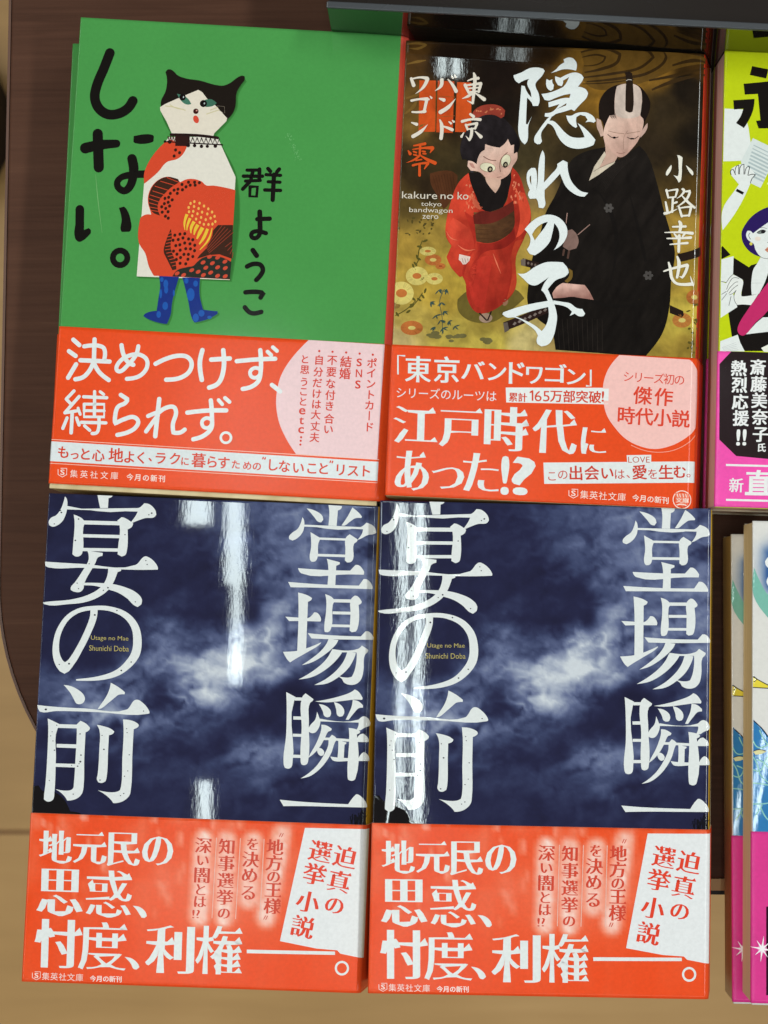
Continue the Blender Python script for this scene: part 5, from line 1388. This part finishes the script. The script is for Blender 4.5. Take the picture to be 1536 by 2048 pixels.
def lime_art():
    a = Art(Q_L, LW, LH)
    K = (24, 20, 18)
    wh = (228, 232, 230)
    a.poly('B3', [(213, 870), (365, 878), (400, 1020), (437, 1280), (203, 1287)], wh, 1, smooth=False)
    a.poly('B3', [(435, 1105), (640, 1205), (495, 1498), (395, 1450), (340, 1290)], (216, 224, 222), 1, smooth=False)
    for i in range(9): a.stroke('B3', [(440 - i * 8, 1160 + i * 27), (600 - i * 10, 1240 + i * 26)], 14 if i > 1 else 8, (176, 190, 192), 2, cap=False)
    a.poly('B3', [(590, 1390), (700, 1420), (700, 1480), (545, 1470)], (222, 234, 190), 1, smooth=False)
    for p in ([(430, 535), (557, 560), (540, 633), (412, 605)], [(363, 675), (555, 657), (575, 1028), (480, 1028), (460, 968), (495, 965), (475, 755), (372, 760)]):
        a.poly('B3', p, K, 3, smooth=False)
    a.poly('B3', [(553, 657), (640, 657), (652, 1000), (620, 1028), (572, 1028)], K, 3, smooth=False)
    a.poly('B3', [(282, 805), (448, 795), (440, 870), (415, 940), (365, 1025), (303, 985), (340, 930), (360, 872), (287, 878)], K, 3)
    a.poly('B3', [(660, 800), (790, 690), (850, 750), (720, 860), (880, 1010), (800, 1030), (650, 880)], K, 3, smooth=False)
    # raised hand and arm
    a.poly('B3', [(200, 1660), (290, 1520), (325, 1470), (285, 1420), (262, 1390), (265, 1350), (290, 1330), (350, 1310), (395, 1330), (450, 1385), (425, 1440), (372, 1560), (300, 1690), (197, 1830)], wh, 3)
    for p in ([(265, 1395), (262, 1360), (280, 1350), (300, 1395)], [(295, 1390), (308, 1325), (325, 1318), (322, 1390)], [(330, 1390), (345, 1318), (365, 1312), (365, 1392)], [(372, 1390), (388, 1335), (410, 1330), (395, 1400)],
              [(400, 1400), (430, 1390), (455, 1395), (425, 1430), (415, 1460)]):
        a.stroke('B3', p, 5, K, 4, cap=False)
    a.stroke('B3', [(305, 1513), (360, 1542)], 22, K, 4, cap=False)
    # hair, face
    a.poly('G1', [(1700, 560), (1495, 590), (1300, 660), (1100, 800), (980, 950), (905, 1100), (900, 1200), (940, 1350), (1080, 1520), (1270, 1615), (1600, 1640), (1900, 1500), (1950, 900)], (44, 28, 92), 2)
    a.poly('G1', [(1800, 800), (1495, 890), (1250, 1050), (1130, 1140), (1080, 1090), (1020, 1085), (990, 1160), (1015, 1250), (1080, 1310), (1140, 1350), (1180, 1470), (1270, 1600), (1380, 1652), (1495, 1645), (1700, 1560), (1800, 1300)], wh, 3, corner=60)
    a.stroke('G1', [(1270, 1612), (1380, 1655), (1500, 1645)], 7, K, 4, cap=False)
    a.stroke('G1', [(1070, 1130), (1045, 1170), (1055, 1220), (1085, 1260)], 10, (50, 60, 62), 4, cap=False)
    a.poly('G1', [(1210, 1125), (1270, 1090), (1340, 1075), (1390, 1095), (1370, 1130), (1300, 1150), (1240, 1150)], (120, 128, 124), 4)
    a.disc('G1', (1335, 1110), 42, 34, (34, 32, 36), 5)
    a.stroke('G1', [(1210, 1130), (1270, 1088), (1340, 1072), (1395, 1100)], 14, (30, 28, 30), 6, cap=False)
    a.stroke('G1', [(1270, 1028), (1350, 1025), (1415, 1048)], 8, (60, 58, 58), 4, cap=False)
    a.stroke('G1', [(1425, 1325), (1450, 1325)], 10, (80, 76, 74), 4); a.stroke('G1', [(1475, 1328), (1500, 1332)], 10, (80, 76, 74), 4)
    a.poly('G1', [(1368, 1482), (1430, 1425), (1500, 1402), (1580, 1450), (1580, 1500), (1495, 1512), (1430, 1530)], (206, 138, 112), 4)
    a.stroke('G1', [(1375, 1482), (1440, 1472), (1500, 1452)], 8, (140, 70, 56), 5, cap=False)
    a.disc('G1', (1090, 1352), 32, 32, (214, 200, 90), 4)
    a.disc('G1', (1230, 1250), 60, 45, (234, 220, 208), 4)
    # dress, papers, ribbon
    a.poly('G1', [(512, 1390), (675, 1570), (490, 1660), (490, 1420)], K, 1, smooth=False)
    a.poly('G2', [(740, -10), (1050, 192), (1090, 150), (1215, 115), (1495, 100), (1800, 160), (1800, 600), (1495, 1500), (900, 1570), (820, 1520), (700, 1585), (630, 1120), (810, 1000), (790, 900), (890, 780), (930, 450), (850, 400), (725, 330)], K, 1, smooth=False)
    a.poly('G2', [(800, 955), (1085, 965), (1800, 700), (1800, 1900), (970, 1895), (700, 1585), (630, 1120)], K, 1, smooth=False)
    a.poly('G2', [(1290, -20), (1500, -20), (1480, 150), (1370, 500), (1250, 735), (1105, 755), (1093, 600), (1100, 450), (1140, 230), (1220, 110)], wh, 2)
    a.stroke('G2', [(1100, 515), (1320, 515)], 5, (170, 176, 176), 3, cap=False)
    a.poly('G2', [(490, 28), (738, -40), (725, 330), (590, 500), (478, 480)], wh, 2, smooth=False)
    a.poly('G2', [(478, 478), (600, 520), (760, 800), (812, 1000), (620, 1120), (474, 1215)], wh, 2, smooth=False)
    a.poly('G2', [(585, 500), (640, 420), (720, 335), (850, 400), (925, 460), (915, 600), (890, 740), (900, 782), (1000, 780), (1240, 735), (1090, 965), (940, 948), (805, 955), (755, 870), (745, 760), (790, 660), (700, 750), (650, 760), (635, 720), (590, 690), (575, 630)], (232, 234, 230), 3, corner=60)
    for p in ([(485, 475), (560, 490), (590, 500)], [(590, 500), (640, 420), (720, 335)], [(595, 640), (650, 500), (730, 405), (850, 420)], [(600, 690), (700, 560), (790, 490), (830, 490)], [(640, 720), (730, 620), (825, 550)],
              [(650, 750), (720, 720), (790, 655), (745, 770), (760, 880), (805, 950)], [(490, 860), (600, 720)], [(490, 740), (590, 680)], [(640, 970), (685, 780)]):
        a.stroke('G2', p, 9, (44, 42, 42), 4, cap=False)
    a.poly('G2', [(1700, 150), (1495, 430), (1250, 740), (1020, 1060), (830, 1380), (815, 1480), (860, 1560), (930, 1580), (1000, 1540), (1180, 1320), (1330, 1190), (1495, 1010), (1800, 700)], (196, 46, 104), 4)
    a.poly('G2', [(985, 1555), (1200, 1320), (1330, 1215), (1800, 1200), (1800, 1470), (1495, 1502)], wh, 3, smooth=False)
    a.poly('G2', [(1295, 1835), (1800, 1600), (1800, 1930), (1350, 1915)], (236, 236, 224), 3, smooth=False)
    a.poly('G2', [(466, 1690), (820, 1560), (870, 1720), (962, 1900), (460, 1892)], wh, 2, smooth=False)
    for i in range(5): a.stroke('G2', [(500 + i * 10, 1820 + i * 20), (780 + i * 14, 1720 + i * 36)], 5, (168, 174, 176), 3, cap=False)
    return a


def lime_band_art():
    a = Art(Q_L, LW, LH)
    a.poly('B4', [(245, 825), (900, 850), (980, 930), (975, 1450), (890, 1640), (512, 1605), (280, 1580), (158, 1460), (160, 915)], (40, 27, 30), 1, smooth=False)
    w = (236, 236, 236)
    a.many('B4', '熱烈応援', [(300, 948), (304, 1068), (308, 1190), (314, 1308)], 118, w, 2, 'heavy')
    for x in (295, 340): a.fit('B4', '!', (x - 14, 1388, x + 14, 1506), w, 2, 'heavy')
    a.many('B4', '斎藤美奈子', [(438, 942), (443, 1064), (447, 1182), (451, 1302), (456, 1425)], 118, w, 2, 'heavy')
    a.glyph('B4', '氏', (462, 1522), 66, w, 2, 2, 'heavy')
    a.many('B4', '文芸評論家', [(552, 945), (554, 1000), (556, 1055), (558, 1110), (560, 1165)], 56, w, 2, 'sans')
    for y in (1643, 1893): a.poly('B4', [(206, y - 7), (900, y + 22), (900, y + 36), (206, y + 8)], w, 1, smooth=False)
    a.glyph('B4', '新', (280, 1790), 108, w, 2, 2, 'bold')
    a.glyph('B4', '直', (440, 1778), 196, w, 2, 2, 'heavy')
    return a


def lime_base(U, V):
    c = np.zeros(U.shape + (3,)) + np.array((196, 211, 24))
    return c * (1 + .05 * (fbm(U / 15, V / 15, 3) - .5))[..., None]


def pink_base(rgb):
    return lambda U, V: (np.zeros(U.shape + (3,)) + np.array(rgb)) * (1 + .05 * (fbm(U / 12, V / 12, 3) - .5))[..., None]


# ================================================================== artwork: white cover with blue waves
Q_W = [(1502, 1043), (2160, 1045), (2165, 2015), (1500, 2008)]
WW, WH = 101.9, 149.3


def white_art():
    a = Art(Q_W, WW, WH)
    wl = (238, 240, 240)
    a.poly('B5', [(443, 540), (480, 630), (540, 740), (900, 1100), (900, 1280), (575, 962), (440, 765)], (124, 186, 170), 1, corner=60)
    a.poly('B5', [(528, 490), (560, 450), (640, 430), (700, 520), (620, 560), (560, 545), (535, 520)], wl, 3)
    a.poly('B5', [(540, 645), (575, 585), (650, 600), (680, 680), (600, 700), (550, 680)], wl, 3)
    bl = (52, 124, 182)
    a.poly('B5', [(437, 1740), (500, 1800), (575, 1900), (900, 2100), (1400, 2300), (1400, 3000), (430, 3000)], bl, 1, smooth=False)
    K = (30, 34, 50)
    for p in ([(437, 1750), (500, 1805), (575, 1895), (900, 2090)],): a.stroke('B5', p, 8, K, 2, cap=False)
    a.poly('B5', [(435, 1402), (500, 1440), (568, 1482), (520, 1490), (433, 1487)], (232, 212, 70), 2, smooth=False)
    for p in ([(433, 1402), (500, 1440), (660, 1520)], [(433, 1487), (560, 1492)], [(440, 1400), (465, 1420), (440, 1445)]): a.stroke('B5', p, 7, K, 3, cap=False)
    pc = (150, 206, 190)
    for p in ([(412, 60), (440, 110), (470, 200), (546, 262), (640, 300)], [(412, 155), (460, 165), (520, 60), (620, 30)], [(412, 255), (480, 262), (546, 270), (620, 240)], [(412, 412), (500, 408), (546, 400), (640, 430)],
              [(440, 80), (500, 110), (546, 180)], [(470, 440), (546, 540), (640, 520)], [(430, 500), (480, 420)], [(412, -60), (450, -10), (520, -30)], [(460, -140), (500, -60), (560, 0)]):
        a.stroke('B6', p, 9, pc, 2, cap=False)
    a.poly('B6', [(412, 20), (440, 8), (510, 18), (480, 36), (430, 45)], (226, 220, 166), 3)
    a.stroke('B6', [(412, 20), (460, 6), (512, 18)], 5, K, 4, cap=False)
    return a


A_WHITE = white_art()
_wb = [A_WHITE.uv('B5', p) for p in ((605, 440), (612, 560), (612, 680))]


def white_base(U, V):
    c = np.zeros(U.shape + (3,)) + np.array((222, 220, 216))
    d = 0
    for (x, y), r, k in zip(_wb, (3.9, 4.2, 3.9), (1, 1, .9)):
        d = d + k * np.exp(-(((U - x) / r) ** 2 + ((V - y) / r) ** 2))
    d = np.clip(d * (1 + .8 * (fbm(U / 3, V / 3, 4) - .5)), 0, 1)
    return c + (np.array((52, 92, 152)) - c) * d[..., None]


def white_band_art():
    a = Art(Q_W, WW, WH)
    a.poly('B6', [(508, 1172), (560, 1160), (1200, 1160), (1200, 1825), (508, 1825)], (44, 8, 26), 1, smooth=False)
    a.disc('B6', (478, 1483), 34, 34, (232, 130, 186), 2)
    w = (244, 238, 242)
    for k in range(8):
        an = R(k * 45 + 8); l = 82 if k % 2 == 0 else 66
        a.stroke('B6', [(478, 1483), (478 + l * math.cos(an), 1483 + l * 1.15 * math.sin(an))], [18, 2], w, 3, cap=False)
    a.disc('B6', (478, 1483), 15, 15, w, 4)
    return a

# ================================================================== the place: floor, table, riser
ZT = 735.0                                   # table top height in mm


def wood_mat():
    m, nt, b = nodes_of('dark_wood_laminate')
    v = mapped(nt, (22, 620, 22))
    n1 = noise(nt, v, 1.0, 6.0, 0.62, 0.35)
    n2 = noise(nt, mapped(nt, (3, 26, 3)), 1.0, 3.0)
    n3 = noise(nt, mapped(nt, (900, 900, 900)), 1.0, 1.0)
    mx = N(nt, 'ShaderNodeMath', operation='MULTIPLY_ADD'); mx.inputs[1].default_value = 0.55
    nt.links.new(n1.outputs['Fac'], mx.inputs[0])
    m2 = N(nt, 'ShaderNodeMath', operation='MULTIPLY'); m2.inputs[1].default_value = 0.45
    nt.links.new(n2.outputs['Fac'], m2.inputs[0]); nt.links.new(m2.outputs[0], mx.inputs[2])
    r = ramp(nt, mx.outputs[0], [(0.3, lin((64, 40, 29))), (0.5, lin((80, 52, 39))), (0.62, lin((86, 57, 43))), (0.78, lin((106, 75, 58)))])
    nt.links.new(r.outputs['Color'], b.inputs['Base Color'])
    b.inputs['Roughness'].default_value = 0.5
    b.inputs['Specular IOR Level'].default_value = 0.1
    bp = N(nt, 'ShaderNodeBump'); bp.inputs['Strength'].default_value = 0.5; bp.inputs['Distance'].default_value = 0.0001
    ad = N(nt, 'ShaderNodeMath', operation='ADD'); nt.links.new(n1.outputs['Fac'], ad.inputs[0]); nt.links.new(n3.outputs['Fac'], ad.inputs[1])
    nt.links.new(ad.outputs[0], bp.inputs['Height']); nt.links.new(bp.outputs['Normal'], b.inputs['Normal'])
    return m


def plain(name, rgb, rough, spec=0.5, metal=0.0, var=0.08, scale=60):
    m, nt, b = nodes_of(name)
    n = noise(nt, mapped(nt, (scale,) * 3), 1.0, 3.0)
    c = np.array(lin(rgb))
    r = ramp(nt, n.outputs['Fac'], [(0.3, tuple(c * (1 - var))), (0.7, tuple(np.minimum(1, c * (1 + var))))])
    nt.links.new(r.outputs['Color'], b.inputs['Base Color'])
    b.inputs['Roughness'].default_value = rough
    b.inputs['Specular IOR Level'].default_value = spec
    b.inputs['Metallic'].default_value = metal
    return m


def floor_mat():
    m, nt, b = nodes_of('beige_wood_floor')
    n1 = noise(nt, mapped(nt, (4, 40, 1)), 1.0, 5.0, 0.6, 0.3)
    n2 = noise(nt, mapped(nt, (3.5, 3.5, 1)), 1.0, 3.0)
    mx = N(nt, 'ShaderNodeMath', operation='MULTIPLY_ADD'); mx.inputs[1].default_value = 0.4
    nt.links.new(n1.outputs['Fac'], mx.inputs[0])
    m2 = N(nt, 'ShaderNodeMath', operation='MULTIPLY'); m2.inputs[1].default_value = 0.6
    nt.links.new(n2.outputs['Fac'], m2.inputs[0]); nt.links.new(m2.outputs[0], mx.inputs[2])
    r = ramp(nt, mx.outputs[0], [(0.3, lin((178, 138, 80))), (0.5, lin((192, 150, 90))), (0.7, lin((208, 166, 106)))])
    nt.links.new(r.outputs['Color'], b.inputs['Base Color'])
    b.inputs['Roughness'].default_value = 0.5
    return m


M_WOOD = wood_mat()
M_FLOOR = floor_mat()
M_JOINT = plain('dark_floor_joint', (150, 112, 68), 0.7)
M_BEIGE = plain('beige_edge_band', (190, 150, 96), 0.45)
M_SHADOW_GAP = plain('shadow_gap_black', (24, 20, 18), 0.6)
M_BROWN = plain('brown_edge_band', (92, 60, 44), 0.4)

fl = mesh_obj('floor', [(-3, -3, 0), (3, -3, 0), (3, 3, 0), (-3, 3, 0)], [(0, 1, 2, 3)], M_FLOOR)
tag(fl, 'beige wood floor far below the display table', 'floor', kind='structure')
jv, jf = [], []
for y in (-0.206, 0.70, -1.112): box_data(-3, 3, y - 0.002, y + 0.002, -0.004, 0.0012, jv, jf)
fj = mesh_obj('floor_joint', jv, jf, M_JOINT, fl)

# table: rounded left front corner, overhung by the front books
X0a, X0b, YF, RC = -0.1296, -0.1312, -0.1190, 0.098
table = empty('display_table', (0.35, 0.15, 0))
tag(table, 'dark brown wood display table with a rounded front corner', 'table')
loc0 = Vector((0.35, 0.15, 0))


def table_outline(g=0.0):
    pts = []
    for a in np.linspace(180, 270, 25):
        pts.append((X0b + RC + (RC + g) * math.cos(R(a)), YF + RC + (RC + g) * math.sin(R(a))))
    pts = [(X0a - g, 0.75)] + pts
    pts += [(1.1, YF - g), (1.1, 0.75)]
    return pts


def prism(name, pts, z0, z1, mat, parent, off):
    n = len(pts)
    vs = [(x - off.x, y - off.y, z) for z in (z0, z1) for x, y in pts]
    fs = [tuple(range(n))[::-1], tuple(range(n, 2 * n))] + [(i, (i + 1) % n, n + (i + 1) % n, n + i) for i in range(n)]
    return mesh_obj(name, vs, fs, mat, parent)


bevel(prism('tabletop', table_outline(), ZT * MM - 0.028, ZT * MM, M_WOOD, table, loc0), 0.0008, 2)


def ribbon(name, g0, g1, z0, z1, mat, lo, hi):
    a = table_outline(g0)[lo:hi]; b = table_outline(g1)[lo:hi]
    n = len(a)
    vs = [(x - loc0.x, y - loc0.y, z) for z in (z0, z1) for x, y in a + b]
    fs = []
    for i in range(n - 1):
        fs += [(i, i + 1, n + i + 1, n + i), (2 * n + i, 3 * n + i, 3 * n + i + 1, 2 * n + i + 1), (n + i, n + i + 1, 3 * n + i + 1, 3 * n + i), (i, 2 * n + i, 2 * n + i + 1, i + 1)]
    return mesh_obj(name, vs, fs, mat, table)


NO = len(table_outline())
ribbon('edge_band', 0.0002, 0.0011, ZT * MM - 0.028, ZT * MM - 0.0006, M_BROWN, 0, NO - 3)
ribbon('front_trim', 0.0002, 0.0040, ZT * MM - 0.026, ZT * MM - 0.0004, M_BEIGE, NO - 3, NO - 1)
ribbon('shadow_gap_strip', 0.0042, 0.0056, ZT * MM - 0.024, ZT * MM - 0.002, M_SHADOW_GAP, NO - 3, NO - 1)  # black strip stands in for the shadow gap under the front edge
for x, y in ((0.02, 0.04), (0.95, 0.04), (0.02, 0.62), (0.95, 0.62)):
    vs, fs = [], []
    box_data(x - .025 - loc0.x, x + .025 - loc0.x, y - .025 - loc0.y, y + .025 - loc0.y, 0.0, ZT * MM - 0.028, vs, fs)
    mesh_obj('leg', vs, fs, M_WOOD, table)

# dark glossy display riser behind the books
def acrylic(name, rgb, rough, ior=1.5):
    m, nt, b = nodes_of(name)
    n = noise(nt, mapped(nt, (30, 30, 30)), 1.0, 3.0)
    mr = N(nt, 'ShaderNodeMapRange'); mr.inputs['To Min'].default_value = rough; mr.inputs['To Max'].default_value = rough + 0.05
    nt.links.new(n.outputs['Fac'], mr.inputs['Value']); nt.links.new(mr.outputs['Result'], b.inputs['Roughness'])
    b.inputs['Base Color'].default_value = (*lin(rgb), 1)
    b.inputs['Specular IOR Level'].default_value = 0.5
    b.inputs['IOR'].default_value = ior
    return m


M_ACR = acrylic('black_acrylic', (16, 14, 13), 0.01, 2.1)
M_ACRE = acrylic('polished_acrylic_edge', (66, 69, 73), 0.25)
M_RTOP = acrylic('dark_brown_gloss_board', (34, 28, 25), 0.25, 1.3)
RA = Vector((-0.0172, 0.1569)); RB = Vector((0.1197, 0.1478))      # front face line on plan
rdir = (RB - RA).normalized(); rang = math.atan2(rdir.y, rdir.x)
riser = empty('display_riser', (RA.x, RA.y, ZT * MM), rang)
tag(riser, 'low black glossy display stand mirroring the tops of the books', 'display stand')
vs, fs = [], []
HR = 0.0485
box_data(0, 0.40, 0, 0.0018, 0, HR - 0.0004, vs, fs)
bevel(mesh_obj('front_panel', vs, fs, M_ACR, riser), 0.0003, 2)
vs, fs = [], []
box_data(-0.0002, 0.4002, -0.0002, 0.0020, HR - 0.0004, HR + 0.0007, vs, fs)
bevel(mesh_obj('polished_edge', vs, fs, M_ACRE, riser), 0.0004, 3)
vs, fs = [], []
box_data(0, 0.40, 0.0022, 0.24, 0, HR - 0.002, vs, fs)
bevel(mesh_obj('top_board', vs, fs, M_RTOP, riser), 0.0005, 2)

# unidentified dark thing on the floor that just enters the frame on the left
lump = empty('lump', (-0.414, 0.376, 0))
tag(lump, 'dark blurred bag on the floor, just entering the frame at the left', 'lump')
vs, fs = [], []
for j in range(9):
    ph = j / 8 * math.pi / 2
    for i in range(20):
        th = i / 20 * 2 * math.pi
        vs.append((0.075 * math.cos(ph) * math.cos(th), 0.085 * math.cos(ph) * math.sin(th), 0.12 * math.sin(ph) ** 0.8))
for j in range(8):
    for i in range(20): fs.append((j * 20 + i, j * 20 + (i + 1) % 20, (j + 1) * 20 + (i + 1) % 20, (j + 1) * 20 + i))
mesh_obj('body', vs, fs, plain('dark_matte', (34, 26, 26), 0.8), lump, True)

# ================================================================== the books
def P3(cx, cy, zb): return (cx * MM, cy * MM, zb * MM)


GREEN = Book(GW, GH, 15.2, tu=-0.045, tv=0.008, a1=38, c1=1.5, r1=1.8, a2=78)
GREEN2 = Book(GW, 148.0, 14.4, a1=52, c1=0.9, r1=0.9, a2=78)
DARK = Book(DW, DH, 15.2, tu=-0.040, tv=-0.008, a1=26, c1=0.8, r1=2.2, a2=72)
DARK2 = Book(DW, DH, 14.4, a1=24, c1=3.4, r1=1.4, a2=76)
NAVY = Book(NW, NH, 15.2, tu=-0.058, tv=0.004, a1=38, c1=0.1, r1=1.7, a2=78)
NAVY2 = Book(NW, NH, 14.4, a1=38, c1=1.5, r1=1.0, a2=76)
LIME = Book(LW, LH, 15.0, a1=40, c1=1.2, a2=80)
WHT = Book(WW, WH, 15.0, a1=40, c1=1.2, a2=80)

GRP_G, GRP_D, GRP_N, GRP_L, GRP_W = ('stack of green paperbacks', 'stack of dark painted paperbacks', 'navy paperbacks in the front row', 'stack of lime paperbacks', 'stack of white paperbacks')


def make_book(bk, loc, rz, label, group, base, art, band_base, band_art, v_band, mat, pages=M_PAGES, back=(214, 206, 190), step=1.0, band_mat=None, v_end=None, low=0.5, lean=0.0, name='paperback_book'):
    r = empty(name, loc, R(rz))
    tag(r, label, 'book', group)
    page_block(bk, r, pages, low=low, lean=lean)
    sheet('jacket', bk, r, base, art, 0.0, bk.H, 0.0, step, mat, back=back)
    sheet('paper_band', bk, r, band_base, band_art, v_band, v_end or bk.H + 0.15, 0.3, max(step, 1.2), band_mat or M_BAND)
    return r


ob = orange_band_base(GW)
# green stack
gv = Art(Q_G, GW, GH).uv('P', (119, 652))[1]
make_book(GREEN, P3(-50.5, 82.5, 749.8), -3.1, 'green paperback with a patchwork cat figure on its cover, topmost of its stack', GRP_G, green_base, green_art(), ob, green_band_art(), gv, M_SATIN, low=-1.6)
make_book(GREEN2, P3(-55.9, 83.8, 735.2), -2.0, 'green paperback whose left edge peeks out from under the patchwork cat cover', GRP_G, green_base, None, ob, None, gv - 2.5, M_SATIN, step=3.0)
# dark stack
dv = Art(Q_D, DW, DH).uv('P', (1080, 705))[1]
make_book(DARK, P3(51.5, 76.9, 749.8), -2.55, 'dark paperback with a man in black and a child in red under white brush lettering', GRP_D, dark_base, A_DARK, ob, dark_band_art(), dv, M_PAINT, step=0.8, low=-0.2)
make_book(DARK2, P3(51.4, 76.6, 735.2), -2.4, 'paperback underneath the dark painted cover with the man and child', GRP_D, dark_base, None, ob, None, dv, M_PAINT, step=3.0)
# front row
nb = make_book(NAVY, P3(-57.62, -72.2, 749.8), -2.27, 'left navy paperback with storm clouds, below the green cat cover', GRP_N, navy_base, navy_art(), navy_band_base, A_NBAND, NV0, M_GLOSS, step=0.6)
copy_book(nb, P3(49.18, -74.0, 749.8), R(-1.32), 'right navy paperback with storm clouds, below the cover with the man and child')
n2 = make_book(NAVY2, P3(-57.4, -72.0, 735.2), -2.21, 'navy paperback underneath the left storm cloud cover', GRP_N, navy_base, None, navy_band_base, None, NV0, M_GLOSS, step=3.0)
copy_book(n2, P3(49.4, -74.0, 735.2), R(-1.28), 'navy paperback underneath the right storm cloud cover')
# lime stack at the right edge
lv = Art(Q_L, LW, LH).uv('B4', (165, 822))[1]
lb = make_book(LIME, P3(159.1, 73.04, 750.0), -2.04, 'lime green paperback with a dark haired woman and a pink band, topmost of its stack', GRP_L, lime_base, lime_art(), pink_base((244, 84, 176)), lime_band_art(), lv, M_SATIN, M_PAGES2, v_end=LH - 0.2, lean=0.7)
copy_book(lb, P3(158.2, 73.0, 735.0), R(-2.2), 'lime paperback underneath the woman cover, its page edges showing beside the dark book')
# white stack at the lower right
wv = Art(Q_W, WW, WH).uv('B6', (415, 616))[1]
wv1 = Art(Q_W, WW, WH).uv('B6', (415, 1885))[1]
wb = make_book(WHT, P3(166.0, -78.67, 750.0), -1.07, 'white paperback with a blue wave and a yellow beak, topmost of its stack', GRP_W, white_base, A_WHITE, pink_base((216, 58, 140)), white_band_art(), wv, M_GLOSS, v_end=wv1)
copy_book(wb, P3(162.6, -81.6, 735.0), R(-0.6), 'white paperback sticking out to the left under the topmost blue wave cover')
